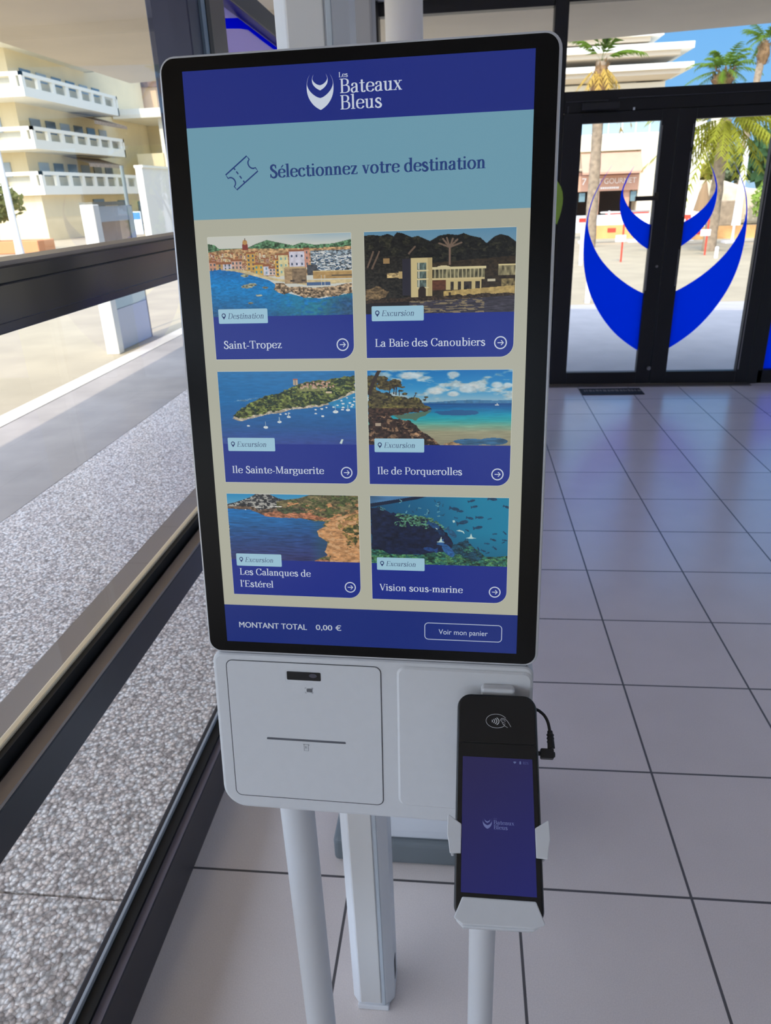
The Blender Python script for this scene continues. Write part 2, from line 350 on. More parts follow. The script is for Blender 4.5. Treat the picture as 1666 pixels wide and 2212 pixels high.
def pebble_material():
    m = bpy.data.materials.new('exposed_pebble_concrete'); m.use_nodes = True; n = m.node_tree.nodes; L = m.node_tree.links; b = n['Principled BSDF']
    tc = n.new('ShaderNodeTexCoord'); nzt = n.new('ShaderNodeTexNoise'); nzt.inputs['Scale'].default_value = 60
    va = n.new('ShaderNodeVectorMath'); va.operation = 'MULTIPLY_ADD'; va.inputs[1].default_value = (.012,)*3
    L.new(tc.outputs['Object'], nzt.inputs['Vector']); L.new(nzt.outputs['Color'], va.inputs[0]); L.new(tc.outputs['Object'], va.inputs[2])
    vo = n.new('ShaderNodeTexVoronoi'); vo.inputs['Scale'].default_value = 88; L.new(va.outputs[0], vo.inputs['Vector'])
    sp = n.new('ShaderNodeSeparateXYZ'); L.new(vo.outputs['Color'], sp.inputs[0])
    cr = n.new('ShaderNodeValToRGB'); e = cr.color_ramp.elements
    e[0].position = 0; e[0].color = (*lin((182, 170, 164)), 1); e[1].position = 1; e[1].color = (*lin((253, 246, 240)), 1)
    for p, c in ((.3, (214, 202, 196)), (.55, (240, 226, 216)), (.75, (236, 233, 232))): q = e.new(p); q.color = (*lin(c), 1)
    L.new(sp.outputs[0], cr.inputs[0])
    rm = n.new('ShaderNodeMapRange'); rm.inputs[1].default_value = .25; rm.inputs[2].default_value = .75; rm.inputs[3].default_value = 1.12; rm.inputs[4].default_value = .42; L.new(vo.outputs['Distance'], rm.inputs[0])
    n2 = n.new('ShaderNodeTexNoise'); n2.inputs['Scale'].default_value = 2.2; n2.inputs['Detail'].default_value = 5; L.new(tc.outputs['Object'], n2.inputs['Vector'])
    r2 = n.new('ShaderNodeMapRange'); r2.inputs[3].default_value = .88; r2.inputs[4].default_value = 1.18; L.new(n2.outputs[0], r2.inputs[0])
    mm = n.new('ShaderNodeMath'); mm.operation = 'MULTIPLY'; L.new(rm.outputs[0], mm.inputs[0]); L.new(r2.outputs[0], mm.inputs[1])
    mx = n.new('ShaderNodeMix'); mx.data_type = 'RGBA'; mx.blend_type = 'MULTIPLY'; mx.inputs[0].default_value = 1; L.new(cr.outputs[0], mx.inputs[6]); L.new(mm.outputs[0], mx.inputs[7])
    L.new(mx.outputs[2], b.inputs['Base Color']); b.inputs['Roughness'].default_value = .8
    bp = n.new('ShaderNodeBump'); bp.invert = True; bp.inputs['Strength'].default_value = .7; bp.inputs['Distance'].default_value = .004; L.new(vo.outputs['Distance'], bp.inputs['Height']); L.new(bp.outputs[0], b.inputs['Normal'])
    return m
TILE = (240, 230, 226)
M_FRAME = mat('anthracite_aluminium', (44, 43, 50), .34, .0, .5, .04, 30)
M_BLACK = mat('black_door_frame', (27, 25, 27), .45, .0, .4)
M_GASKET = mat('black_gasket', (8, 8, 9), .5)
M_GOLD = mat('bead_gold_highlight', (252, 234, 200), .3, .2)  # cream colour paints in the gold highlight along the low rail
M_TAUPE = mat('taupe_sky_sheen', (158, 146, 138), .4, .15)  # taupe has the sky's reflection on the rail tops put into its colour
M_GLASS = glass('clear_pane')
M_SOFFIT = mat('painted_soffit', (214, 199, 172), .8, noise=.05, nscale=1.5)
M_CEIL = mat('ceiling_paint', (244, 244, 246), .8)
M_WALL = mat('wall_paint', (214, 212, 210), .8)
def st(o): o['kind'] = 'structure'; return o
st(MB().box(-.72, 5.5, -3.2, YD+.1, -.1, 0).build('floor', floor_material()))
st(MB().box(-.9, 5.6, -3.3, YD+.06, 2.76, 2.80).build('ceiling', M_CEIL))
roof = [(-3.56, -7.0), (8.0, -7.0), (8.0, 6.35), (2.47, 7.38), (.92, 7.70), (-3.56, 8.63)]  # rear and right overhangs, out of view, extended to keep sun off the hall floor
st(MB().prism(roof, 2.80, 2.95, 'z').build('roof', mat('roof_slab', (190, 186, 180), .8)))
st(MB().prism([(-3.56, -7.0), (-.9, -7), (-.9, 6.2), (5.6, 6.2), (8, 6.35), (2.47, 7.38), (.92, 7.70), (-3.56, 8.63)], 2.69, 2.7995, 'z').build('trim_1', M_SOFFIT))
# unseen right and back walls of the hall; unglazed openings sized to steer daylight
wr = MB()
wr.box(5.5, 5.6, -3.2, 1.6, 0, 2.76)
for y in (4.0, 5.6): wr.box(5.5, 5.6, y, y+.35, 0, 2.76)
wr.box(5.5, 5.6, -3.2, 5.95, 2.45, 2.76); st(wr.build('wall_right', M_WALL))
wb = MB()
for x0, x1 in ((-.7, -.35), (.30, 5.55)): wb.box(x0, x1, -3.3, -3.2, 0, 2.76)
wb.box(-.36, .76, -3.3, -3.2, 2.45, 2.76); st(wb.build('wall_back', M_WALL))
# ---- glazed side wall
def side_window(name, y0, y1, label):
    e = empty(name, (XG-.03, (y0+y1)/2, 0), kind='structure')
    b = MB().box(XG-.075, XG, y0, y1, 0, .130);     b.build('base_rail', M_FRAME, e, bevel=.003)
    MB().box(XG-.020, XG-.002, y0, y1, .130, .1315).build('rail_top', mat('mauve_top_light', (112, 106, 118), .4), e)  # lighter mauve paints in the light on the rail's flat top
    MB().box(XG-.045, XG-.020, y0, y1, .130, .140).build('gasket', M_GASKET, e); MB().box(XG-.047, XG-.036, y0, y1, .73, .757).build('gasket', M_GASKET, e)
    MB().box(XG-.052, XG-.0455, y0, y1, .130, .150).build('outer_bead_highlight', mat('pale_highlight_line', (170, 176, 184), .35), e, bevel=.001)  # pale strip stands in for a thin highlight at the glass foot
    l = MB().box(XG-.08, XG, y0, y1, .655, .728); l.build('low_rail', M_FRAME, e, bevel=.003)
    MB().box(XG-.028, XG-.001, y0, y1, .728, .7345).build('rail_top', M_TAUPE, e)
    MB().box(XG-.0605, XG-.0475, y0, y1, .728, .7625).build('glazing_bead', M_GOLD, e, bevel=.002)
    MB().box(XG-.117, XG-.0608, y0, y1, .70, .7565).build('outer_cap', M_TAUPE, e)
    m = MB().box(XG-.075, XG, y0, y1, 1.357, 1.447); m.box(XG, XG+.006, y0, y1, 1.372, 1.425); m.build('mid_rail', mat('glossy_anthracite', (24, 22, 27), .18, .0, .55), e, bevel=.002)
    MB().box(XG-.07, XG-.006, y0, y1, 1.4472, 1.4535).build('mid_rail_cap', M_TAUPE, e)
    if y0 > 0: MB().box(XG-.07, XG, y0, y1, 2.035, 2.10).build('transom', M_FRAME, e, bevel=.003)
    MB().box(XG-.07, XG, y0, y1, 2.685, 2.755).build('head_rail', M_FRAME, e)
    p = MB()
    for z0, z1 in ((.131, .655), (.742, 1.357), (1.447, 2.035 if y0 > 0 else 2.685)): p.add([(XG-.0415, y, z) for y, z in ((y0, z0), (y1, z0), (y1, z1), (y0, z1))], [(0, 1, 2, 3)])
    if y0 > 0: p.add([(XG-.0415, y, z) for y, z in ((y0, 2.10), (y1, 2.10), (y1, 2.685), (y0, 2.685))], [(0, 1, 2, 3)])
    p.build('glass_pane', M_GLASS, e)
    return e
side_window('window_1', -3.2, 2.0, '')
w2 = side_window('window_2', 2.31, YD-.06, '')
po = empty('trim_2', (XG-.03, 2.15, 0), kind='structure')
MB().box(XG-.10, XG+.004, 2.0, 2.085, 0, 2.755).build('mullion', mat('blue_grey_aluminium', (58, 60, 84), .35), po, bevel=.003)
MB().box(XG-.10, XG+.012, 2.118, 2.15, 0, 2.755).build('mullion_black_strip', M_GASKET, po)  # plain black strip beside the brown cover
MB().box(XG-.10, XG+.010, 2.0852, 2.1178, 0, 2.755).build('mullion_highlight', mat('pale_blue_highlight', (128, 150, 170), .35), po)  # pale blue colour stands for a highlight running down the mullion
MB().box(XG-.10, XG+.004, 2.1502, 2.31, 0, 2.755).build('mullion_cover', mat('brown_grey_aluminium', (104, 92, 84), .4), po, bevel=.003)
# blue film on the pane beyond the mullion
MB().add([(XG-.040, 2.31, .30), (XG-.040, 6.0, .30), (XG-.040, 6.0, 2.035), (XG-.040, 2.31, 2.035)], [(0, 1, 2, 3)]).build('tinted_film', vinyl('lavender_film', (176, 168, 240), .75, .5), w2)
fb = [(2.31, 1.983), (2.43, 2.001), (2.60, 2.033), (5.9, 2.033), (5.9, 2.018), (2.89, 2.018), (2.71, 2.020), (2.62, 2.008), (2.42, 1.974), (2.31, 1.955)]
MB().prism(fb, XG-.039, XG-.0385, 'x').build('film_band', vinyl('royal_blue_vinyl', (0, 62, 252), .82), w2)
# ---- entrance wall
def pane(mb, x0, x1, z0, z1, y): mb.add([(x0, y, z0), (x1, y, z0), (x1, y, z1), (x0, y, z1)], [(0, 1, 2, 3)])
w3 = empty('window_3', (0, YD+.05, 0), kind='structure')
f = MB().box(-.66, .612, YD, YD+.09, 0, .107); f.box(-.66, .612, YD, YD+.09, 2.01, 2.143); f.box(-.72, -.62, YD-.06, YD+.09, 0, 2.755); f.box(-.66, .612, YD, YD+.09, 2.672, 2.755)
f.build('window_frame', M_BLACK, w3, bevel=.004)
p = MB(); pane(p, -.62, .612, .107, 2.01, YD+.05); pane(p, -.62, .612, 2.143, 2.672, YD+.05); p.build('glass_pane', M_GLASS, w3)
fr = empty('trim_3', (1.5, YD+.05, 0), kind='structure')
f = MB().box(.612, .708, YD-.02, YD+.10, 0, 2.755); f.box(2.29, 2.365, YD-.02, YD+.10, 0, 2.755); f.box(.708, 2.29, YD-.012, YD+.10, 2.005, 2.143); f.box(.708, 2.29, YD, YD+.09, 2.688, 2.755)
f.build('door_frame', M_BLACK, fr, bevel=.004)
f = MB().box(.735, .742, YD-.026, YD-.012, .02, 2.05); f.box(.722, 1.02, YD-.022, YD-.012, 2.075, 2.08); f.box(1.09, 2.28, YD-.022, YD-.012, 2.085, 2.09)
f.build('frame_bead', mat('dark_grey_bead', (62, 60, 66), .4), fr)
MB().box(.70, 2.30, YD-.10, YD+.10, .0, .008).build('threshold', mat('worn_steel_sill', (120, 116, 112), .35, .6), fr)
w4 = empty('window_4', (1.5, YD+.05, 2.4), kind='structure')
p = MB(); pane(p, .708, 2.29, 2.143, 2.688, YD+.05); p.build('glass_pane', M_GLASS, w4)
w5 = empty('window_5', (3.8, YD+.05, 0), kind='structure')
f = MB().box(2.365, 2.405, YD-.01, YD+.09, 0, 2.755); f.box(2.365, 5.5, YD-.01, YD+.09, 0, .107); f.box(2.365, 5.5, YD, YD+.09, 2.01, 2.143); f.box(2.365, 5.5, YD, YD+.09, 2.688, 2.755); f.box(5.4, 5.5, YD, YD+.09, 0, 2.755); f.box(3.85, 3.93, YD, YD+.09, 0, 2.755)
f.build('window_frame', M_BLACK, w5, bevel=.004)
p = MB(); pane(p, 2.405, 3.85, .107, 2.01, YD+.05); pane(p, 3.93, 5.4, .107, 2.01, YD+.05); pane(p, 2.365, 5.4, 2.143, 2.688, YD+.05); p.build('glass_pane', M_GLASS, w5)
MB().add([(2.405, YD+.046, .107), (2.95, YD+.046, .107), (2.95, YD+.046, .30), (2.405, YD+.046, .66)], [(0, 1, 2, 3)]).build('window_vinyl', vinyl('royal_blue_vinyl', (0, 62, 252), .82), w5)
def door(name, x0, x1, gx0, gx1, hinge):
    e = empty(name, (hinge, YD, 0), kind='structure')
    f = MB().box(x0, gx0, YD-.028, YD+.032, .012, 2.003); f.box(gx1, x1, YD-.028, YD+.032, .012, 2.003); f.box(gx0, gx1, YD-.028, YD+.032, .012, .107); f.box(gx0, gx1, YD-.028, YD+.032, 1.932, 2.003)
    f.build('door_frame', M_BLACK, e, bevel=.004)
    p = MB(); pane(p, gx0, gx1, .107, 1.932, YD+.004); p.build('glass_pane', M_GLASS, e)
    return e
d1 = door('door_1', .712, 1.518, .845, 1.405, .712); d2 = door('door_2', 1.522, 2.286, 1.645, 2.19, 2.286)
CX = 1.522
def clip_poly(P, lo, hi):
    for ax_val, keep in ((lo, lambda x: x >= lo), (hi, lambda x: x <= hi)):
        out = []
        for i in range(len(P)):
            a, b = P[i], P[(i+1) % len(P)]
            if keep(a[0]): out.append(a)
            if keep(a[0]) != keep(b[0]):
                t = (ax_val-a[0])/(b[0]-a[0]); out.append((ax_val, a[1]+t*(b[1]-a[1])))
        P = out
        if not P: break
    return P
for e, gx0, gx1 in ((d1, .845, 1.405), (d2, 1.645, 2.19)):
    mb = MB()
    for P in mark(CX-.006, .232, 1.188, 1.188):
        Q = clip_poly(P, gx0, gx1)
        if len(Q) > 2: mb.add([(x, YD+.002, z) for x, z in Q], [tuple(range(len(Q)))])
    mb.build('door_emblem', vinyl('royal_blue_vinyl', (0, 62, 252), .82), e, label='royal blue crescent emblem stuck on the door glass')
M_STEEL = mat('brushed_steel', (150, 148, 150), .3, .9)
h = MB().tube([(1.262, YD-.06, 1.418), (1.42, YD-.06, 1.418)], .017, 12); h.box(1.395, 1.43, YD-.062, YD-.028, 1.40, 1.455); h.build('door_handle', mat('dark_bronze_handle', (66, 60, 52), .4, .4), d1)
MB().box(1.408, 1.414, YD-.034, YD-.026, .75, 1.90).build('steel_edge', M_STEEL, d1)
for z0, z1 in ((1.28, 1.72), (1.75, 1.90), (.78, 1.05)): MB().box(1.628, 1.634, YD-.034, YD-.026, z0, z1).build('steel_edge', M_STEEL, d2)
MB().box(2.198, 2.206, YD-.034, YD-.026, .12, 1.93).build('steel_edge', M_STEEL, d2)
h = MB().tube([(1.478, YD-.04, .93), (1.478, YD-.027, .93)], .010, 10); h.tube([(1.50, YD-.05, .14), (1.50, YD-.027, .14)], .016, 10); h.build('lock_cylinder', M_STEEL, d1)
h = MB().box(.83, 1.09, YD-.075, YD-.013, 2.015, 2.062); h.build('door_closer', mat('grey_black_closer', (34, 32, 34), .4), d1, bevel=.005)
MB().tube([(1.20, YD-.036, 2.005), (1.20, YD-.036, 2.022)], .008, 8).build('closer_pin', mat('pin_steel', (190, 190, 190), .3, .6), d1)
# dark slatted floor drain in front of the doors
dm = empty('door_mat', (1.18, 5.87, 0), 'narrow black woven mat with pale worn marks before the left door', 'mat')
MB().box(.938, 1.417, 5.775, 5.968, .0005, .007).build('mat_backing', mat('black_mat', (22, 21, 24), .8), dm, bevel=.002)
mm = MB(); g = random.Random(4)
x = .965
while x < 1.385:
    wdt = .008+.02*g.random(); mm.box(x, x+wdt, 5.855+.012*g.random(), 5.90+.02*g.random(), .007, .0085); x += wdt+.006+.006*g.random()
mm.build('mat_marks', mat('worn_mat_fibre', (112, 106, 100), .9), dm)
# ---- ground outside
G0 = -.05
M_PAVE = mat('smooth_paving', (164, 155, 147), .75, noise=.10, nscale=3)
M_ROAD = mat('pale_asphalt', (168, 154, 128), .85, noise=.10, nscale=1.3)
pb = MB().box(-2.51, -.735, -8, 1.178, G0-.1, G0); pb.box(-2.51, -.735, 1.186, 13, G0-.1, G0)
st(pb.build('pebble_pavement', pebble_material()))
st(MB().box(-3.6, -2.515, -8, 13, G0-.1, G0).build('side_pavement', M_PAVE))
st(MB().box(-3.80, -3.605, -10, 60, G0-.1, G0+.004).build('trim_4', mat('white_kerb_stone', (214, 204, 190), .8, noise=.05, nscale=6)))
st(MB().box(-.735, 9, YD+.1, 11, G0-.1, G0).build('front_pavement', mat('front_paving', (178, 172, 170), .75, noise=.06, nscale=4)))
st(MB().box(-90, 90, -30, 120, G0-.35, G0-.012).build('road', M_ROAD))
# ---- two columns and the service pole inside
c = MB(); rr = [(-.375, 5.2, 0), (-.375, 5.2, 2.76)]; c.tube(rr, .115, 40)
tag(c.build('round_column', mat('white_column_paint', (244, 241, 236), .6), smooth=True), 'thick white round column by the far glazed corner', 'column')
sp = empty('service_pole', (-.175, .985, 0), 'slim white square cable pole standing just behind the kiosk', 'pole')
M_POLE = mat('white_aluminium', (230, 232, 236), .42); M_POLE2 = mat('pole_cover_white', (222, 220, 218), .55)
out = [(-.200, .942), (-.146, .942), (-.131, .962), (-.131, 1.018), (-.146, 1.036), (-.200, 1.036), (-.216, 1.018), (-.216, .960)]
MB().prism(out, .006, 2.758, 'z').build('pole_body', M_POLE, sp, bevel=.002)
MB().box(-.198, -.156, .9385, .9425, .02, 2.755).build('cable_cover', M_POLE2, sp, bevel=.0015)
MB().box(-.154, -.1475, .9395, .9425, .008, 2.755).build('edge_strip', mat('pole_strip', (190, 198, 206), .4), sp, bevel=.001)
MB().box(-.204, -.141, .937, .9625, .0005, .014).build('foot_cap', M_POLE, sp, bevel=.002)
MB().box(-.131, -.1302, .975, .993, .045, .10).build('label_sticker', mat('dark_label', (40, 42, 46), .5), sp)
gp = empty('grey_post', (-.25, 1.92, 0), 'grey square steel post behind the cable pole', 'post')
MB().box(-.292, -.205, 1.88, 1.96, .004, 2.758).build('post_body', mat('grey_post_paint', (176, 174, 176), .5), gp, bevel=.006)
MB().box(-.31, -.294, 1.885, 1.905, .004, 2.758).build('edge_strip', mat('pale_strip', (214, 214, 216), .5), gp, bevel=.003)
MB().box(-.33, -.17, 1.84, 2.0, .0005, .012).build('foot_plate', M_STEEL, gp)
cb = empty('plinth_cabinet', (-.115, 1.45, 0), 'low white cabinet on a grey plinth behind the kiosk legs', 'cabinet')
MB().box(-.312, .085, 1.29, 1.62, .0005, .073).build('plinth', mat('grey_plinth', (116, 124, 130), .6), cb, bevel=.012, seg=3)
MB().box(-.29, .07, 1.305, 1.60, .073, .44).build('cabinet_body', mat('cabinet_white', (222, 226, 232), .45), cb, bevel=.006)
MB().box(-.27, .05, 1.3025, 1.3055, .10, .42).build('cabinet_door', mat('cabinet_white', (222, 226, 232), .45), cb, bevel=.002)
# plant mostly hidden behind the kiosk
pl = empty('potted_plant', (.33, 4.55, 0), 'green leafy potted plant peeking out behind the kiosk display', 'plant')
pp = MB(); pp.tube([(.33, 4.55, .0005), (.33, 4.55, .30), (.33, 4.55, .34), (.33, 4.55, .335)], [.11, .15, .16, .14], 24); pp.build('pot', mat('white_pot', (210, 208, 204), .5), pl, smooth=True)
MB().tube([(.33, 4.55, .30), (.31, 4.56, .8), (.34, 4.54, 1.45)], [.018, .014, .008], 8).build('stem', mat('plant_stem', (96, 90, 50), .7), pl, smooth=True)
def leaf_verts(base, tip, width, n=8, sag=.0, side=None):
    base, tip = Vector(base), Vector(tip); d = tip-base
    s_ = side or d.cross(Vector((0, 0, 1))); s_ = s_.normalized() if s_.length > 1e-6 else Vector((1, 0, 0)); nn = s_.cross(d).normalized()
    vs = []; fs = []
    for i in range(n+1):
        t = i/n; wd = width*math.sin(math.pi*min(1, .06+.94*t)**.8)**.9; c_ = base+d*t+Vector((0, 0, -sag*t*t))
        vs += [c_-s_*wd+nn*wd*.25, c_, c_+s_*wd+nn*wd*.25]
    for i in range(n):
        k = i*3; fs += [(k, k+1, k+4, k+3), (k+1, k+2, k+5, k+4)]
    return vs, fs
M_LEAF = vinyl('green_leaf', (158, 188, 84), .4); g = random.Random(2)
def add_leaf(*a, **k):
    v, f_ = leaf_verts(*a, **k); MB().add(v, f_).build('leaf', M_LEAF, pl, smooth=True)
add_leaf((.462, 4.54, 1.57), (.520, 4.52, 1.325), .068, side=Vector((1, .15, .25)))
for k in range(15):
    a = math.pi*(.62+.76*((k*5) % 15)/14); z = .55+.055*k; L_ = .17
    add_leaf((.33, 4.55, z), (.33+L_*math.cos(a), 4.55+L_*math.sin(a)*1.3, z+.10), .05, sag=.09)
MB().tube([(.335, 4.545, 1.40), (.38, 4.545, 1.53), (.462, 4.54, 1.57)], [.008, .005, .004], 6).build('stem', mat('plant_stem', (96, 90, 50), .7), pl, smooth=True)
# ================================================================== OUTSIDE, LEFT: apartment building across the street
M_STUCCO = mat('cream_stucco', (236, 218, 176), .85, noise=.04, nscale=.8)
M_BALC = mat('white_balcony_paint', (246, 240, 222), .8)
M_WIN = mat('window_dark_glass', (96, 110, 120), .15, spec=.7)
M_SHUT = mat('grey_blue_shutter', (170, 182, 190), .6)
GZ = G0-.012
ab = empty('apartment_building', (-28, 48, GZ), 'cream apartment building with white balconies across the street', 'building')
wl = MB().box(-44, -21.6, 38.0, 54, GZ, 13); wl.box(-26, -20.4, 36.5, 40.5, GZ, 2.05)
wl.build('wall', M_STUCCO, ab)
for k, (z0, z1, ys, ye) in enumerate(((2.02, 3.05, 36.2, 48.3), (4.0, 4.95, 36.2, 46.2), (6.15, 7.15, 36.2, 46.2), (8.4, 9.4, 36.2, 46.0))):
    b = MB().prism([(-40, ys), (-20, ys), (-20, ye), (-21.6, ye), (-21.6, 38), (-40, 38)], z0, z0+.40, 'z')
    bal = b.build('balcony', M_BALC, ab)
    r_ = MB()
    r_.box(-40, -20, ys, ys+.15, z1-.16, z1); r_.box(-20.15, -20, ys, ye, z1-.16, z1); r_.box(-21.6, -20, ye-.15, ye, z0, z1)
    y = ys
    while y < ye: r_.box(-20.14, -20.01, y, y+.28, z0+.4, z1-.15); y += 1.35
    x = -20.3
    while x > -40: r_.box(x-.3, x, ys+.01, ys+.14, z0+.4, z1-.15); x -= 1.6
    r_.build('balustrade', M_BALC, bal)
    i_ = MB().prism([(-39.8, ys+.25), (-20.36, ys+.25), (-20.36, ye-.2), (-20.4, ye-.2), (-20.4, ys+.28), (-39.8, ys+.28)], z0+.4, z1-.2, 'z'); i_.build('balcony_panel', mat('frosted_balcony_glass', (196, 190, 168), .4), bal)
    for j in range(6):
        y = 39.0+1.5*j
        f_ = MB().box(-21.66, -21.55, y, y+.95, z0+.42, z0+1.55).build('window', M_WIN if (j+k) % 3 else M_SHUT, ab)
        for ya in (y-.12, y+.95): MB().box(-21.68, -21.65, ya, ya+.12, z0+.42, z0+1.6).build('shutter', M_SHUT, f_)
    for j in range(5):
        x = -23.6-2.6*j
        MB().box(x, x+1.1, 37.93, 38.05, z0+.42, z0+1.55).build('window', M_WIN if j % 2 else M_SHUT, ab)
for y0, z in ((41.5, 4.0), (43, 6.15)):
    a_m = MB().add([(-21.55, y0, z-.02), (-21.55, y0+4.2, z-.02), (-20.1, y0+4.2, z-.45), (-20.1, y0, z-.45), (-20.1, y0+4.2, z-.62), (-20.1, y0, z-.62)], [(0, 1, 2, 3), (3, 2, 4, 5)])
    a_m.build('awning', mat('striped_awning', (170, 150, 130), .8, noise=.3, nscale=9), ab)
for y0, w_, h_ in ((37.0, .9, 1.25), (41.5, 1.0, 1.6), (44.2, 1.4, 1.6), (47.5, 1.0, 1.5), (50.5, 1.2, 1.4)):
    MB().box(-21.66, -21.55, y0, y0+w_, GZ+.25, GZ+.25+h_).build('window', M_WIN, ab)
MB().box(-39, -22, 36.44, 36.52, 1.75, 1.83).build('cornice', mat('terracotta_line', (206, 120, 84), .8), ab)
b2 = empty('low_wing', (-20, 58, GZ), 'flat-roofed cream wing with a white canopy right of the apartment building', 'building')
MB().box(-30, -20.6, 54.05, 64, GZ, 6.249).build('wall', M_STUCCO, b2)
MB().box(-21.5, -18.2, 48.6, 62, 6.25, 6.75).build('roof_canopy', M_BALC, b2)
for y in (49.2, 53.4): MB().box(-18.9, -18.5, y, y+.4, GZ, 6.25).build('canopy_post', M_BALC, b2)
MB().box(-20.5, -18.8, 49.0, 53.0, 2.9, 4.3).build('terrace_parapet', M_STUCCO, b2)
MB().box(-20.66, -20.5, 55, 57, 4.1, 5.4).build('window', M_WIN, b2)
MB().prism([(-20.4, 8.6), (-20.4, 9.8), (-23, 10.8), (-23, 8.6)], 54.3, 63, 'y').build('tiled_roof', mat('brown_roof_tile', (128, 100, 84), .8, noise=.2, nscale=4), b2)
MB().box(-26, -20.8, 54.5, 62, 6.75, 8.6).build('attic', mat('attic_pink', (224, 190, 150), .8), b2)
wb_ = empty('boundary_wall', (-13.5, 38, GZ), 'plain white garden wall beyond the street', 'wall')
MB().box(-14.2, -13.9, 33.5, 48, GZ, 2.9).build('wall_panel', mat('white_garden_wall', (238, 232, 220), .85), wb_)
MB().box(-14.25, -13.85, 33.5, 48, 2.9, 3.0).build('wall_coping', M_BALC, wb_)
# street lamp
def lamp(loc, h, label, arm=1.):
    x, y, z = loc; e = empty('street_lamp', loc, label, 'lamp', 'street lamps')
    m = mat('white_lamp_paint', (232, 232, 230), .5)
    MB().tube([(x, y, z+.0005), (x, y, z+.5), (x, y, z+h)], [.15, .12, .07], 16).build('lamp_post', m, e, smooth=True)
    MB().tube([(x, y, z+h), (x-.05*arm, y, z+h+.25), (x-.45*arm, y, z+h+.33)], .035, 10).build('lamp_arm', m, e, smooth=True)
    MB().tube([(x-.40*arm, y, z+h+.34), (x-.95*arm, y, z+h+.30)], [.12, .06], 12).build('lamp_head', mat('lamp_grey', (150, 160, 172), .4), e, smooth=True)
lamp((-14.3, 23.6, GZ), 4.1, 'tall white street lamp in front of the apartment building')
lamp((8.1, 24.4, GZ), 2.35, 'white street lamp among the bushes beyond the right door')
# ticket totem by the kerb
tt = empty('street_totem', (-4.05, 8.5, GZ), 'white and grey street display totem with a dark screen by the kerb', 'display totem')
M_TW = mat('totem_white', (242, 240, 230), .5); M_TGY = mat('totem_grey_panel', (212, 212, 218), .5)
MB().box(-4.07, -3.92, 8.0, 8.14, GZ+.0005, 1.52).build('post', M_TW, tt, bevel=.01)
fr_ = MB().box(-4.10, -3.99, 8.145, 9.12, GZ+.0005, .40).build('lower_panel', M_TGY, tt, bevel=.006)
MB().box(-4.10, -3.99, 8.145, 9.12, .405, .60).build('middle_panel', mat('totem_teal_panel', (184, 206, 208), .3), tt, bevel=.004)
sc_m = MB().box(-4.09, -3.995, 8.145, 9.0, .605, 1.49).build('screen_panel', mat('totem_screen', (126, 108, 98), .12, noise=.25, nscale=2.2), tt)
MB().box(-4.10, -3.99, 8.145, 9.08, 1.34, 1.50).build('screen_header', mat('totem_sky_glass', (150, 172, 186), .15), tt)
MB().box(-4.11, -3.985, 9.002, 9.12, .605, 1.49).build('screen_edge', mat('totem_blue_grey', (160, 176, 184), .3), tt)
MB().box(-4.12, -4.0, 9.122, 9.17, GZ+.0005, 1.50).build('dark_edge', mat('totem_dark_edge', (58, 64, 70), .4), tt, bevel=.004)
MB().box(-4.12, -3.97, 8.1, 8.9, 1.505, 1.545).build('top_bar', mat('totem_top_bar', (120, 116, 100), .5), tt)
sg = empty('notice_sign', (-4.25, 9.6, GZ), 'white and blue notice board on a thin post behind the totem', 'sign')
MB().tube([(-4.25, 9.62, GZ+.0005), (-4.25, 9.62, 1.95)], .022, 12).build('sign_post', mat('sign_post_grey', (130, 140, 140), .5), sg, smooth=True)
MB().box(-4.34, -4.08, 9.575, 9.597, 1.15, 1.42).build('sign_board', mat('sign_white', (238, 242, 244), .5), sg, bevel=.003)
MB().box(-4.225, -4.09, 9.5715, 9.5745, 1.33, 1.41).build('blue_field', mat('sign_blue', (74, 140, 220), .5), sg)
# ---- palms
M_TRUNK = mat('palm_trunk_bark', (152, 134, 112), .9, noise=.3, nscale=9, bump=.8, bscale=14)
M_FG = vinyl('palm_frond_green', (104, 132, 46), .4); M_FY = vinyl('dry_palm_frond', (196, 164, 84), .4); M_FOL = vinyl('olive_palm_frond', (150, 152, 56), .4)
def frond(mb, base, az, el, L_, sag, wd, rnd, n=9, lf=.34):
    d = Vector((math.cos(az)*math.cos(el), math.sin(az)*math.cos(el), math.sin(el))); side = Vector((-math.sin(az), math.cos(az), 0)); prev = None
    for i in range(n+1):
        t = i/n; p = Vector(base)+d*L_*t+Vector((0, 0, -sag*L_*t*t)); tang = (d+Vector((0, 0, -2*sag*t))).normalized()
        if prev is not None: mb.add([prev-side*wd*.12, prev+side*wd*.12, p+side*wd*.1, p-side*wd*.1], [(0, 1, 2, 3)])
        if i > 1:
            for s_ in (-1, 1):
                for q in (0, .5):
                    o_ = p+tang*L_/n*q; ll = L_*lf*(1-.55*t)*(.8+.4*rnd.random()); dirv = (side*s_*.8+tang*.75+Vector((0, 0, -.35-.3*rnd.random()))).normalized()
                    tip = o_+dirv*ll; ww = tang*wd*.35
                    mb.add([o_-ww, o_+ww, tip], [(0, 1, 2)])
        prev = p
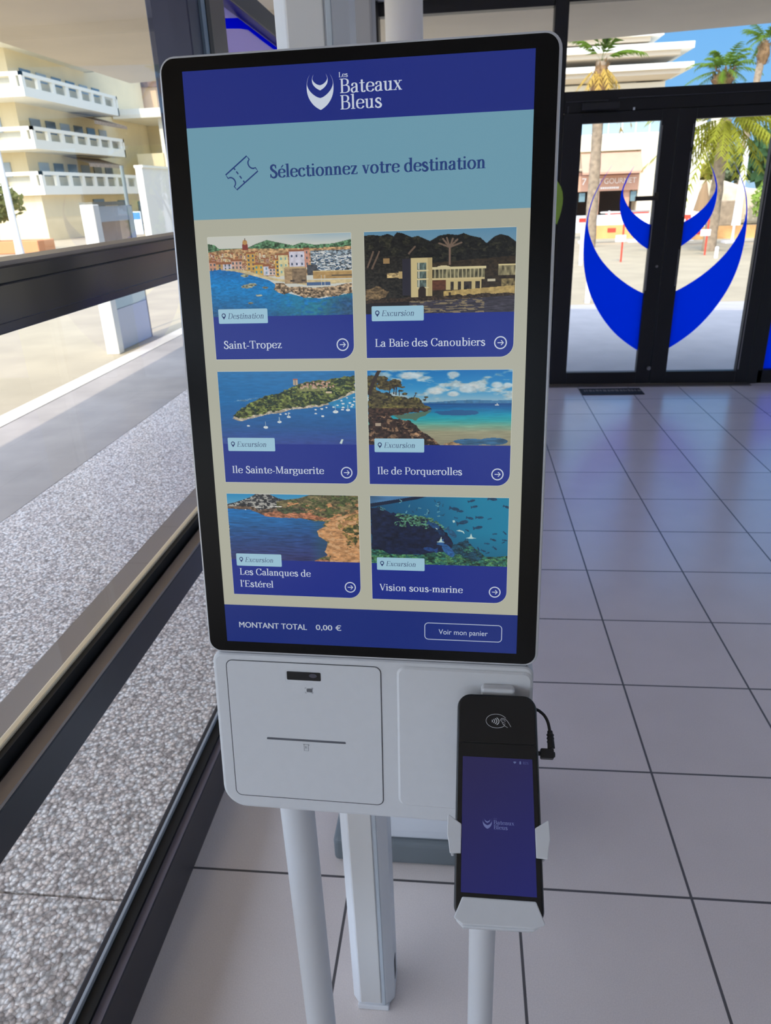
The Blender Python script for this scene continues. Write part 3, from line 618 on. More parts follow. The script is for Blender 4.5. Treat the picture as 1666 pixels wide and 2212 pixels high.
def palm(name, x, y, z, h, r_, crown_r, label, ng=16, nd=0, skirt=0., seed=1, lean=0., green=M_FG, gl=1.0, group='palm trees', low=-.25):
    rnd = random.Random(seed); e = empty(name, (x, y, z), label, 'palm tree', group)
    pts = [(x+lean*t*t, y, z+h*t) for t in np.linspace(0, 1, 14)]
    MB().tube([(pts[0][0], y, z+.0005)]+pts[1:], [r_*(1.15-.25*t)*(1+.06*math.sin(i*2.4)) for i, t in enumerate(np.linspace(0, 1, 14))], 14).build('trunk', M_TRUNK, e, smooth=True)
    tx, ty, tz = pts[-1]
    if skirt:
        mb = MB(); 
        mb.tube([(tx, ty, tz-skirt), (tx, ty, tz-skirt*.6), (tx, ty, tz-.1)], [r_*1.0, r_*1.7, r_*1.1], 14)
        for k in range(110):
            a = rnd.random()*6.283; zz = tz-skirt*rnd.random(); rr = r_*(1.1+.6*rnd.random()); p = Vector((tx+rr*math.cos(a), ty+rr*math.sin(a), zz))
            s_ = Vector((-math.sin(a), math.cos(a), 0))*r_*.22; o_ = Vector((math.cos(a), math.sin(a), 0))*r_*.5
            mb.add([p-s_, p+s_, p+o_+Vector((0, 0, r_*.9))], [(0, 1, 2)])
        mb.build('frond_stubs', mat('brown_frond_stubs', (136, 106, 72), .9, noise=.3, nscale=8), e)
    mb = MB()
    for k in range(ng):
        frond(mb, (tx, ty, tz), 6.283*k/ng*1.618*3+rnd.random()*.4, low+1.35*rnd.random(), crown_r*(.8+.35*rnd.random()), .30+.25*rnd.random(), crown_r*.07, rnd)
    mb.build('crown', green, e)
    if nd:
        mb = MB()
        for k in range(nd): frond(mb, (tx, ty, tz-.1), 6.283*k/nd+.3*rnd.random(), -.15-.5*rnd.random(), crown_r*(.55+.25*rnd.random()), .9, crown_r*.07, rnd, lf=.42)
        mb.build('dead_fronds', M_FY, e)
    return e
palm('palm_tree', 3.46, 22, GZ, 4.45, .138, 1.35, 'palm with hanging dry yellow fronds before the restaurant', ng=10, nd=9, skirt=1.1, seed=3, lean=-.03, low=.4)
palm('palm_tree', 12.93, 44, GZ, 6.56, .33, 1.9, 'small round green palm alone against the blue sky', ng=26, skirt=.6, seed=5, low=-.1)
palm('palm_tree', 12.75, 39, GZ, 7.1, .16, 1.4, 'tall thin-trunked palm at the right edge of the sky', ng=16, skirt=.9, seed=8, lean=.3, low=-.1)
palm('palm_tree', 5.95, 19.6, GZ, 2.85, .14, 1.55, 'broad olive palm with drooping fronds behind the right door', ng=44, seed=11, green=M_FOL, low=-.55)
# ---- bushes and bank
def bush(x, y, z, rx, rz, label, m, seed, n=420, parent_group='shrubs on the bank'):
    rnd = random.Random(seed); mb = MB()
    for k in range(n):
        v = Vector((rnd.gauss(0, 1), rnd.gauss(0, 1), rnd.gauss(0, 1))).normalized(); rr = .75+.3*rnd.random(); p = Vector((x+v.x*rx*rr, y+v.y*rx*rr, z+rz+v.z*rz*rr)); 
        if p.z < z+.01: p.z = z+.01
        a = Vector((rnd.gauss(0, 1), rnd.gauss(0, 1), rnd.gauss(0, 1))).normalized()*rx*.16; b_ = v.cross(a).normalized()*rx*.10; mb.add([p-a, p+b_, p+a, p-b_], [(0, 1, 2, 3)])
    e = empty('shrub', (x, y, z), label, 'shrub', parent_group)
    mb.build('foliage', m, e)
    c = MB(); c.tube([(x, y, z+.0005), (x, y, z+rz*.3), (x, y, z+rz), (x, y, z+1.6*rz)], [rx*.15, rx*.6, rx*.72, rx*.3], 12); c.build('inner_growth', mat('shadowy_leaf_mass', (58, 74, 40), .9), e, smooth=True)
bk = empty('earth_bank', (10.5, 32, GZ), 'sandy stone bank rising behind the barriers', 'bank')
P = [(8.56, GZ+.0005), (17, GZ+.0005), (17, 1.0), (12.2, 1.05), (10.6, 1.2), (9.6, 1.52), (8.85, 1.54), (8.62, .8)]
MB().prism(P, 31, 37, 'y').build('bank_slope', mat('sandy_bank_stone', (222, 204, 176), .9, noise=.25, nscale=2.5, bump=.6, bscale=6), bk, bevel=.12)
MB().box(8.6, 10.3, 30.6, 30.99, GZ+.001, .80).build('stone_steps', mat('grey_brown_steps', (150, 132, 110), .9, noise=.25, nscale=5), bk, bevel=.03)
bush(11.15, 29.9, GZ, .72, .85, 'bright green round shrub beside the lamp in front of the bank', vinyl('bright_leaf', (150, 176, 84), .35), 1, 560)
bush(9.7, 34.6, 1.56, .85, .28, 'low olive shrub on top of the bank left of the grey green one', vinyl('olive_leaf', (150, 142, 62), .35), 2)
bush(13.0, 34.2, 1.10, 1.7, 1.25, 'dark green tall shrub at the right end of the bank top', vinyl('dark_leaf', (70, 100, 66), .35), 3, 700)
bush(11.3, 36.4, 1.32, .9, .8, 'grey green shrub on the bank left of the dark one', vinyl('grey_leaf', (126, 140, 110), .35), 4, 420)
ps = empty('parasol', (6.95, 24.0, GZ), 'closed brown canvas parasol before the bank', 'parasol')
MB().tube([(6.95, 24, GZ+.0005), (6.95, 24, 1.55)], .025, 8).build('pole', M_TAUPE, ps)
MB().tube([(6.95, 24, 1.56), (6.93, 24, 1.2), (6.95, 24, .72)], [.02, .13, .26], 10).build('canopy', mat('brown_canvas', (150, 122, 90), .9), ps)
# ---- restaurant
rs = empty('restaurant_building', (6, 38, GZ), 'cream restaurant front with terracotta blind and sign beyond the left door', 'building')
M_RC = mat('restaurant_cream', (240, 226, 200), .85); M_TERRA = mat('terracotta_blind', (196, 150, 126), .85, noise=.05, nscale=2); M_SIGN = mat('sign_terracotta', (206, 160, 134), .8)
w_ = MB().box(0, 8.2, 34.6, 42, 2.05, 2.95); w_.box(0, 4.72, 34.2, 35, GZ, 2.1); w_.box(7.15, 8.2, 33.95, 35, GZ, 2.95); w_.box(0, 8.2, 33.98, 34.6, 2.78, 3.36)
w_.build('facade', M_RC, rs)
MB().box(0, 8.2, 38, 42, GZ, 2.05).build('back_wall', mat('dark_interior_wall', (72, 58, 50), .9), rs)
MB().add([(4.74, 34.0, 2.70), (7.13, 34.0, 2.70), (7.13, 33.2, 1.98), (4.74, 33.2, 1.98), (7.13, 33.2, 1.90), (4.74, 33.2, 1.90)], [(0, 1, 2, 3), (3, 2, 4, 5)]).build('awning', M_TERRA, rs)
MB().box(4.72, 7.15, 34.0, 34.2, 1.84, 2.0).build('blind_box', mat('brown_blind_box', (150, 112, 96), .8), rs)
sb = MB().box(4.72, 7.15, 33.95, 34.15, 1.27, 1.86).build('shop_sign', M_SIGN, rs, label='terracotta fascia with white lettering')
def letters(t, x, z, cap, wd, y):
    mb = MB()
    for p in sans(t, 0, 0, cap, wd): mb.add([(x+q[0], y, z+q[1]) for q in p], [tuple(range(len(p)))])
    return mb
letters('7', 4.85, 1.53, .25, .18, 33.94).build('sign_letters', mat('sign_letter_white', (250, 246, 240), .6), sb)
letters('T GOURMET', 5.50, 1.545, .20, 1.54, 33.94).build('sign_letters', mat('sign_letter_white', (250, 246, 240), .6), sb)
ml = MB(); xx_ = 5.62
g = random.Random(6)
while xx_ < 6.36: d_ = .04+.03*g.random(); ml.box(xx_, xx_+d_, 33.935, 33.945, 1.345, 1.42); xx_ += d_+.02
ml.build('worn_lettering', mat('sign_letter_white', (250, 246, 240), .6), sb)
tr_ = MB().box(0, 8.2, 34.6, 34.66, 3.36, 3.42)
for k in range(8): tr_.box(4.2+k*.55, 4.24+k*.55, 34.6, 34.64, 3.3, 3.95)
tr_.box(4.2, 8.2, 34.6, 34.66, 3.9, 3.95); tr_.build('terrace_rail', mat('rail_white', (226, 230, 230), .5), rs)
MB().box(4.2, 8.2, 34.62, 34.64, 3.42, 3.88).build('terrace_glass', mat('terrace_blue_glass', (150, 176, 190), .2), rs)
for x0, x1, z0, z1 in ((4.78, 5.02, .88, 1.22), (6.88, 7.12, .84, 1.22)): MB().box(x0, x1, 34.02, 34.1, z0, z1).build('window', mat('teal_window', (110, 138, 146), .2), rs)
for x0, x1 in ((5.5, 5.62), (6.62, 6.86)): MB().box(x0, x1, 34.1, 34.3, GZ, 1.3).build('door_jamb', M_SIGN, rs)
MB().box(7.95, 8.4, 29.8, 30.3, GZ+.0005, 3.55).build('porch_column', mat('white_porch', (246, 242, 230), .85), empty('white_pillar', (8.18, 30, GZ), 'square white pillar standing behind the right door stile', 'pillar'))
for k, (x, y, c, lab) in enumerate(((5.55, 30.6, (232, 226, 216), 'pale cafe table with a red cover before the restaurant entrance'), (6.6, 30.9, (150, 146, 140), 'grey cafe table to the right before the restaurant entrance'))):
    e = empty('cafe_table', (x, y, GZ), lab, 'table')
    MB().tube([(x, y, .52), (x, y, .56)], .42, 20).build('tabletop', mat('table_%d' % k, c, .6), e); MB().tube([(x, y, GZ+.0005), (x, y, GZ+.02), (x, y, GZ+.03), (x, y, .52)], [.25, .25, .04, .04], 12).build('pedestal', mat('table_grey', (120, 118, 116), .5), e)
    MB().box(x-.3, x+.3, y-.46, y-.435, .28, .52).build('cover', mat('red_cover', (206, 70, 58), .8), e)
# ---- terraced building on the hill
tb = empty('terraced_building', (9, 66, GZ), 'white building with projecting sunlit terraces seen above the doors', 'building')
MB().box(-2, 12.6, 64, 76, GZ, 12.5).build('wall', mat('cream_white_wall', (240, 230, 204), .85), tb)  # even cream white wall colour
for x1, z0, z1, y0 in ((15.6, 8.70, 9.05, 60), (15.5, 9.85, 10.25, 60), (13.4, 10.72, 11.2, 60)):
    t_ = MB().box(-2, x1, y0, 66, z0, z1).build('terrace_slab', mat('terrace_white', (250, 246, 234), .8), tb)
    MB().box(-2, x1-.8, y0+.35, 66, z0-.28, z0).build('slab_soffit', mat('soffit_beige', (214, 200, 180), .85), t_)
for x in (8.2, 10.6, 11.6): MB().box(x, x+.9, 63.9, 64.1, 9.1, 9.8).build('window', mat('terrace_window', (150, 168, 180), .2), tb)
MB().box(-2, 14.6, 63.5, 66, 5.4, 8.3).build('lower_storey', mat('terrace_white', (250, 246, 234), .8), tb)
vl = empty('hillside_villa', (11, 41, GZ), 'white villa corner between the pillar and the palm fronds', 'building')
MB().box(10.4, 12.0, 40.0, 41.6, GZ, 4.45).build('wall', mat('cream_white_wall', (240, 230, 204), .85), vl)
MB().box(10.75, 11.45, 39.96, 40.04, 3.7, 4.25).build('window', M_WIN, vl)
MB().box(10.3, 12.1, 39.9, 41.7, 4.45, 4.57).build('roof_edge', M_BALC, vl)
# ---- building site: barriers, stakes and posts on the square
M_OR = mat('orange_mesh', (236, 176, 110), .8, noise=.12, nscale=3); M_RED = mat('signal_red', (220, 72, 50), .6); M_BW = mat('barrier_white', (240, 238, 234), .7)
def barrier(x0, x1, y, label, m, z0=.02, z1=.55):
    e = empty('barrier_fence', ((x0+x1)/2, y, GZ), label, 'barrier', 'barriers on the square')
    b = MB().box(x0, x1, y-.02, y+.02, z0, z1); b.build('mesh_panel', m, e)
    n_ = max(2, int((x1-x0)/1.3))
    for k in range(n_+1):
        x = x0+(x1-x0)*k/n_; MB().box(x-.03, x+.03, y-.045, y-.0205, GZ+.0005, z1+.12).build('post', M_BW if k % 2 else M_RED, e)
        MB().box(x-.22, x+.22, y-.2, y+.2, GZ+.0005, GZ+.06).build('foot', M_BW, e)
    for k in range(n_): x = x0+(x1-x0)*(k+.5)/n_; MB().box(x-.12, x+.12, y-.026, y-.0205, z1-.2, z1-.08).build('reflector', M_BW if k % 2 else M_RED, e)
barrier(3.6, 6.4, 23.5, 'orange mesh barrier, the nearer one on the square', M_OR, .05, .42)
barrier(3.0, 7.9, 26.0, 'long white barrier behind the orange one', M_BW, .1, .62)
barrier(5.6, 8.9, 22.0, 'orange and white barrier at the right end', M_OR, .05, .38)
for i, (x, y, lab) in enumerate(((3.44, 17.4, 'red marker stake seen through the left door'), (5.54, 18.5, 'red marker stake nearest the right door'), (7.3, 19.5, 'red marker stake at the far right of the square'))):
    e = empty('marker_stake', (x, y, GZ), lab, 'stake', 'red stakes'); MB().tube([(x, y, GZ+.0005), (x, y, .72)], .02, 8).build('stake', M_RED, e); MB().box(x-.16, x+.06, y-.03, y-.02, .36, .50).build('flag_plate', M_BW, e)
for i, (x, y, h_, lab) in enumerate(((1.80, 11.25, .30, 'short white bollard nearest the doors'), (2.5, 16.9, .75, 'tall white bollard behind the nearest one'), (5.55, 17.7, .22, 'low white bollard beside the red stake'))):
    MB().tube([(x, y, GZ+.0005), (x, y, GZ+h_), (x, y, GZ+h_+.02)], [.04, .04, .025], 14).build('bollard', M_BW, smooth=True, label=lab, cat='bollard', group='white bollards')
# street-side clutter left of the lamp
lp_ = empty('planter', (-17.5, 27.5, GZ), 'terracotta planter box under the olive tree', 'planter')
MB().box(-19.5, -15.6, 27, 28.2, GZ+.0005, .38).build('box', mat('terracotta_planter', (222, 150, 100), .8), lp_, bevel=.03)
tr2 = empty('olive_tree', (-17.6, 27.6, .38), 'grey green olive tree in the terracotta planter', 'tree')
mb = MB(); rnd = random.Random(9)
for k in range(700):
    v = Vector((rnd.gauss(0, 1), rnd.gauss(0, 1), rnd.gauss(0, 1))).normalized()*(.5+.5*rnd.random()); p = Vector((-17.6+v.x*1.35, 27.6+v.y*1.2, 1.75+v.z*.75)); a = Vector((rnd.gauss(0, 1), rnd.gauss(0, 1), rnd.gauss(0, 1))).normalized(); b_ = a.orthogonal()*.06; mb.add([p-a*.16, p+b_, p+a*.16, p-b_], [(0, 1, 2, 3)])
mb.build('foliage', vinyl('olive_tree_leaf', (130, 134, 84), .35), tr2)
MB().tube([(-17.6, 27.6, .3805), (-17.5, 27.6, .9), (-17.7, 27.6, 1.6)], [.16, .12, .08], 10).build('trunk', mat('olive_bark', (126, 104, 76), .9), tr2)
# ------------------------------------------------------------------ the six photographs shown on the display
PW, PH = 330, 174
rng = np.random.default_rng(3)
X_, Y_ = np.meshgrid(np.linspace(0, 1, PW), np.linspace(0, 1, PH))
def nz(sx, sy=None, octv=3, seed=0):
    sy = sx if sy is None else sy; g = np.random.default_rng(seed); out = np.zeros((PH, PW)); amp = 1.; tot = 0
    for o in range(octv):
        a, b = int(sy*2**o)+2, int(sx*2**o)+2; t = g.random((a+1, b+1))
        yy = Y_*(a-1); xx = X_*(b-1); i = yy.astype(int); j = xx.astype(int); fy = yy-i; fx = xx-j
        fy = fy*fy*(3-2*fy); fx = fx*fx*(3-2*fx)
        out += amp*((t[i, j]*(1-fx)+t[i, j+1]*fx)*(1-fy)+(t[i+1, j]*(1-fx)+t[i+1, j+1]*fx)*fy); tot += amp; amp *= .55
    return out/tot
def grad(stops, t):
    ks = [q[0] for q in stops]; return np.stack([np.interp(t, ks, [q[1][c] for q in stops]) for c in range(3)], 2)
def inpoly(P, wob=0., seed=1):
    x = X_+(nz(26, 20, 3, seed)-.5)*wob; y = Y_+(nz(26, 20, 3, seed+9)-.5)*wob*1.6; m = np.zeros(X_.shape, bool); n = len(P)
    for i in range(n):
        (x0, y0), (x1, y1) = P[i], P[(i+1) % n]
        if y0 == y1: continue
        m ^= ((y0 > y) != (y1 > y)) & (x < (x1-x0)*(y-y0)/(y1-y0)+x0)
    return m
def put(A, m, col, n=None, amp=.3):
    c = np.array(col, float)
    c = c if c.ndim == 3 else np.broadcast_to(c, A.shape)
    if n is not None: c = c*(1+amp*(n-.5)*2)[..., None]
    mm = m.astype(float)[..., None]
    A[:] = A*(1-mm)+c*mm
def rect(A, x0, x1, y0, y1, col, n=None, amp=.2): put(A, (X_ >= x0) & (X_ <= x1) & (Y_ >= y0) & (Y_ <= y1), col, n, amp)
def below(P): return Y_ > np.interp(X_, [p[0] for p in P], [p[1] for p in P])
def house(A, x0, x1, y0, y1, col, roof=(150, 92, 60), wins=(2, 2), wc=(70, 90, 100)):
    rect(A, x0, x1, y0, y1, col, nz(60, 40, 2, int(x0*999)), .12)
    if roof: rect(A, x0-.004, x1+.004, y0-.018, y0+.006, roof)
    nx, ny = wins
    for i in range(nx):
        for j in range(ny):
            cx = x0+(x1-x0)*(i+.5)/nx; cy = y0+(y1-y0)*(j+.6)/(ny+.2)
            rect(A, cx-.0055, cx+.0055, cy-.014, cy+.014, wc)
def pic_harbour():
    A = grad([(0, (150, 175, 186)), (.12, (196, 200, 190)), (1, (200, 200, 190))], Y_); put(A, np.clip((.8-X_)*2.2, 0, 1), (196, 198, 188), None)
    put(A, below([(0, .08), (.05, .10), (.08, .15), (.27, .15), (.34, .10), (.42, .055), (.50, .09), (.6, .13), (.66, .10), (.75, .13), (.88, .12), (1, .075)])
        & (Y_ < .5), (78, 118, 84), nz(70, 50, 2, 5), .75)
    put(A, below([(0, .19), (.1, .16), (.25, .15), (.5, .165), (.75, .17), (1, .16)]) & (Y_ < .5), (176, 140, 96), nz(60, 40, 2, 2), .5)
    cs = [(196, 158, 98), (188, 140, 112), (206, 186, 150), (176, 120, 78), (200, 170, 120), (170, 128, 110), (214, 200, 172)]
    g = np.random.default_rng(11)
    for k in range(230):
        x = g.random()*.72; y = .19+.22*g.random()**.8; d = .01+.016*g.random(); c = cs[g.integers(7)]
        rect(A, x, x+d, y, y+.05, c); rect(A, x, x+d, y-.012, y+.006, (150, 94, 62)); rect(A, x+d*.4, x+d*.65, y+.015, y+.035, (80, 74, 74))
    put(A, (X_ > .72) & (Y_ > .20) & (Y_ < .47), (108, 122, 132), nz(90, 70, 2, 8), .85)
    for k in range(170):
        x = .72+.28*g.random(); y = .21+.25*g.random(); l = .006+.022*g.random()
        rect(A, x, x+l, y, y+.010, (206, 208, 206)); 
        if g.random() < .45: rect(A, x, x+l, y+.010, y+.022, (52, 84, 116))
    rect(A, .245, .285, .10, .17, (134, 58, 50)); rect(A, .249, .281, .085, .10, (160, 90, 60)); put(A, ((X_-.265)/.017)**2+((Y_-.075)/.03)**2 < 1, (186, 138, 76)); rect(A, .262, .268, .025, .06, (110, 90, 80))
    house(A, .0, .05, .31, .43, (196, 140, 112), wins=(2, 2)); house(A, .05, .10, .33, .42, (190, 150, 96), wins=(1, 2)); house(A, .10, .16, .33, .42, (188, 184, 196), wins=(2, 2)); house(A, .16, .235, .30, .41, (204, 160, 140), wins=(3, 2))
    house(A, .27, .33, .21, .43, (198, 152, 74), wins=(2, 4)); house(A, .32, .385, .35, .48, (202, 160, 66), wins=(2, 2), wc=(70, 140, 150)); house(A, .385, .425, .37, .49, (194, 194, 206), wins=(1, 2), wc=(120, 150, 170)); house(A, .425, .47, .40, .49, (206, 178, 166), wins=(2, 2))
    house(A, .47, .50, .30, .51, (204, 158, 64), wins=(1, 4)); house(A, .495, .56, .24, .50, (206, 194, 140), wins=(2, 3), wc=(110, 160, 160)); house(A, .57, .675, .20, .42, (196, 194, 208), wins=(3, 2), wc=(70, 84, 110)); house(A, .675, .71, .18, .40, (200, 140, 118), wins=(1, 3))
    rect(A, .69, .76, .37, .50, (70, 74, 80), nz(50, 40, 2, 6), .3)
    rect(A, .73, 1, .455, .545, (176, 140, 84), nz(40, 30, 2, 4), .15); rect(A, .73, 1, .447, .462, (206, 176, 116)); rect(A, .86, 1, .50, .52, (96, 84, 66))
    sea = below([(0, .415), (.08, .40), (.16, .42), (.25, .46), (.33, .50), (.42, .55), (.48, .62), (.52, .70), (.58, .73), (.66, .77), (.78, .79), (.88, .76), (1, .73)])
    C = grad([(.4, (12, 98, 172)), (.62, (0, 122, 196)), (.8, (4, 112, 178)), (1, (18, 84, 136))], Y_-.18*(X_-.3)); put(A, sea, C, nz(50, 70, 3, 21), .22)
    tl = np.clip((X_-.35)*2.2, 0, 1)*np.clip((Y_-.45)*4, 0, 1)*(nz(30, 26, 3, 30) > .47); put(A, sea*tl*.6, (44, 128, 122), nz(40, 40, 2, 33), .3)
    put(A, sea*np.clip((X_-.74)*4, 0, .8)*np.clip((Y_-.70)*8, 0, 1), (40, 72, 116), nz(60, 60, 2, 39), .35)
    put(A, inpoly([(.08, .41), (.16, .395), (.25, .42), (.47, .53), (.6, .56), (1, .555), (1, .60), (.68, .62), (.47, .56), (.33, .50), (.2, .43)]), (198, 178, 130), nz(40, 30, 2, 3), .15)
    rect(A, .685, .85, .585, .63, (66, 96, 140)); 
    rk = inpoly([(.46, .60), (.52, .585), (.56, .64), (.60, .635), (.72, .655), (.86, .635), (1, .60), (1, .72), (.9, .76), (.76, .785), (.64, .765), (.575, .70), (.52, .735), (.455, .67)], .02)
    put(A, rk, (136, 114, 88), nz(70, 56, 2, 44), 1.0)
    for (x, y, r_) in ((.26, .62, .04), (.30, .60, .03), (.39, .64, .02), (.345, .735, .022), (.28, .83, .02), (.25, .485, .03)): put(A, (((X_-x)/r_)**2+((Y_-y)/(r_*.6))**2 < .6+nz(60, 50, 2, 7)), (128, 132, 110), nz(80, 60, 1, 9), .5)
    tw = (X_ > .53) & (X_ < .685) & (Y_ > .40) & (Y_ < .60); put(A, tw, (166, 138, 100), nz(60, 44, 3, 14), .25); put(A, tw & (X_ > .585), (124, 104, 80), nz(50, 40, 2, 15), .3); rect(A, .535, .68, .392, .412, (186, 158, 112)); rect(A, .57, .60, .55, .575, (70, 60, 54)); rect(A, .65, .675, .55, .575, (70, 60, 54))
    rect(A, .785, .788, .5, .63, (200, 196, 180)); rect(A, .81, .813, .5, .63, (200, 196, 180))
    return A
def pic_villa():
    A = grad([(0, (84, 136, 168)), (.25, (108, 146, 168)), (1, (108, 146, 168))], Y_)
    tree = below([(0, .045), (.05, .035), (.11, .05), (.16, .03), (.2, .06), (.22, .015), (.26, .03), (.32, .08), (.36, .065), (.44, .13), (.5, .07), (.56, .055), (.62, .07), (.66, .05), (.7, .08), (.77, .11), (.81, .175), (.86, .10), (.9, .075), (.95, .1), (1, .17)])
    put(A, tree, (24, 24, 20), nz(60, 46, 3, 51), .85); put(A, tree & (nz(24, 20, 3, 52) > .56), (40, 40, 28), nz(80, 60, 2, 53), .6)
    put(A, inpoly([(0, .30), (.3, .30), (.3, .9), (0, .9)]), (34, 32, 26), nz(70, 56, 3, 54), .9)
    put(A, inpoly([(.36, .40), (1, .33), (1, .82), (.36, .82)]), (50, 40, 26), nz(60, 50, 3, 55), .5)
    for (x, y0, y1) in ((.57, .19, .42),):
        rect(A, x-.007, x+.007, y0, y1, (122, 98, 82))
        for dx, dy in ((-.07, -.05), (-.045, -.1), (-.02, -.11), (.02, -.1), (.05, -.09), (.075, -.05)):
            for t in np.linspace(0, 1, 14): put(A, ((X_-x-dx*t)/.006)**2+((Y_-(y0+.02)-dy*t)/.010)**2 < 1, (112, 92, 76))
    for (x0, y0, x1, y1) in ((.02, .42, .06, .24), (.05, .44, .10, .24), (.3, .27, .34, .19)):
        for t in np.linspace(0, 1, 18): put(A, ((X_-x0-(x1-x0)*t)/.006)**2+((Y_-y0-(y1-y0)*t)/.010)**2 < 1, (104, 84, 68))
    rect(A, .125, .17, .32, .385, (150, 118, 72)); rect(A, .15, .24, .50, .56, (170, 146, 96), nz(50, 60, 2, 56), .7); rect(A, .23, .26, .48, .57, (176, 150, 96))
    rect(A, .255, .315, .335, .78, (38, 36, 48)); rect(A, .312, .455, .325, .80, (196, 178, 124)); rect(A, .425, .455, .325, .80, (176, 156, 104))
    for y in (.385, .49, .595): rect(A, .355, .415, y, y+.085, (84, 102, 96), nz(90, 30, 2, 57), .4); rect(A, .35, .43, y+.086, y+.097, (206, 192, 146)); rect(A, .36, .37, y, y+.08, (180, 180, 160))
    put(A, (((X_-.387)/.026)**2+((Y_-.72)/.05)**2 < 1) | ((abs(X_-.387) < .026) & (Y_ > .72) & (Y_ < .81)), (44, 34, 28))
    rect(A, .455, .81, .445, .47, (206, 192, 142)); put(A, ((X_-.53)/.05)**2+((Y_-.455)/.03)**2 < 1, (200, 186, 140)); rect(A, .46, .80, .47, .575, (96, 92, 66), nz(70, 14, 2, 58), .7)
    for x in np.linspace(.47, .78, 13): rect(A, x, x+.006, .47, .575, (178, 166, 124))
    rect(A, .455, .80, .575, .60, (198, 178, 124)); rect(A, .545, .78, .60, .72, (190, 170, 114)); rect(A, .455, .545, .60, .72, (92, 52, 34), nz(50, 50, 2, 59), .2)
    for x, d in ((.575, .022), (.625, .022), (.665, .05), (.74, .03)): rect(A, x, x+d, .62, .72, (50, 44, 38), nz(80, 40, 2, 60), .6)
    rect(A, .89, 1, .44, .56, (120, 112, 80), nz(60, 14, 2, 61), .7); rect(A, .89, 1, .425, .445, (200, 184, 130)); rect(A, .91, 1, .60, .69, (110, 96, 60), nz(60, 30, 2, 62), .7); rect(A, .82, .87, .60, .63, (190, 180, 150))
    put(A, inpoly([(.53, .735), (1, .68), (1, .775), (.53, .80)]), (176, 148, 84), nz(60, 40, 3, 63), .2); rect(A, .565, .58, .75, .80, (60, 46, 30))
    put(A, inpoly([(0, .83), (.3, .80), (1, .765), (1, .81), (.5, .845), (0, .87)], .02), (54, 42, 30), nz(90, 60, 2, 64), .7); put(A, inpoly([(0, .70), (.08, .66), (.16, .72), (.14, .8), (0, .83)], .03), (104, 84, 56), nz(60, 50, 3, 65), .8)
    sea = below([(0, .87), (.3, .85), (.6, .835), (1, .80)]); put(A, sea, (56, 52, 62), nz(24, 90, 3, 66), .5); put(A, sea & (X_ < .3), (26, 22, 24), nz(40, 60, 2, 67), .4); put(A, sea & (nz(20, 80, 2, 68) > .60) & (X_ > .3) & (X_ < .8), (130, 114, 84))
    return A
def pic_island():
    A = grad([(0, (28, 112, 176)), (.4, (20, 104, 170)), (.75, (26, 84, 150)), (1, (44, 66, 148))], Y_); A *= (1+.22*(nz(16, 60, 4, 71)-.5))[..., None]
    put(A, inpoly([(.1, .41), (.2, .37), (.3, .355), (.22, .39)], .03), (84, 132, 168), nz(50, 50, 2, 76), .3)
    isl = [(.09, .62), (.13, .545), (.2, .47), (.27, .40), (.36, .345), (.47, .285), (.55, .215), (.62, .165), (.72, .135), (.82, .125), (.9, .09), (1, .075), (1, .27), (.94, .33), (.87, .385), (.78, .445), (.66, .475), (.55, .50), (.42, .545), (.28, .595), (.15, .655)]
    put(A, inpoly([(x, y+.022) for x, y in isl], .02, 4), (176, 164, 140), nz(70, 60, 2, 72), .35)
    put(A, inpoly([(x, y-.008) for x, y in isl], .03, 6), (92, 102, 46), nz(60, 54, 3, 73), 1.0)
    put(A, inpoly([(x, y-.004) for x, y in isl], .03, 6) & (nz(36, 40, 3, 74) > .55), (38, 54, 34), nz(70, 60, 2, 75), .5)
    put(A, inpoly([(.58, .24), (.66, .20), (.80, .225), (.78, .265), (.62, .27)], .02), (132, 136, 76), nz(60, 20, 2, 77), .3)
    g = np.random.default_rng(5)
    for k in range(44): x = .60+.24*g.random(); y = .14+.08*g.random(); rect(A, x, x+.012, y, y+.018, (190, 160, 132)); rect(A, x, x+.012, y-.008, y+.004, (150, 100, 80))
    rect(A, .556, .588, .115, .185, (182, 160, 132)); rect(A, .556, .588, .10, .118, (160, 92, 80)); rect(A, .568, .572, .12, .185, (110, 110, 110)); rect(A, .79, .83, .275, .30, (200, 180, 140))
    put(A, inpoly([(.8, .43), (.9, .37), (1, .29), (1, .5), (.85, .5)]), (30, 128, 180), nz(40, 40, 2, 78), .12)
    for (x, y, s) in [(.205, .745, 1), (.335, .765, 1.6), (.44, .69, 1.4), (.45, .585, .8), (.49, .58, .8), (.51, .62, 1.3), (.515, .57, .7), (.71, .52, .8), (.755, .51, 1), (.76, .61, 1), (.71, .575, .8), (.79, .49, .7), (.84, .485, .8), (.855, .55, 1.8), (.9, .40, .8), (.91, .44, 1), (.91, .49, 1), (.905, .52, 1), (.945, .525, 1.4), (.96, .43, .9), (.98, .455, 1), (.97, .48, .8), (.87, .46, .8), (.94, .36, .7), (.99, .36, .7), (.99, .41, .7)]:
        put(A, ((X_-x)/(.011*s))**2+((Y_-y)/(.011*s))**2 < 1, (206, 214, 214))
        if s > 1.2: rect(A, x-.003, x+.001, y-.05*s, y, (150, 176, 190))
    put(A, inpoly([(.875, .985), (.89, .93), (.905, .925), (.893, .99)]), (190, 210, 206))
    return A
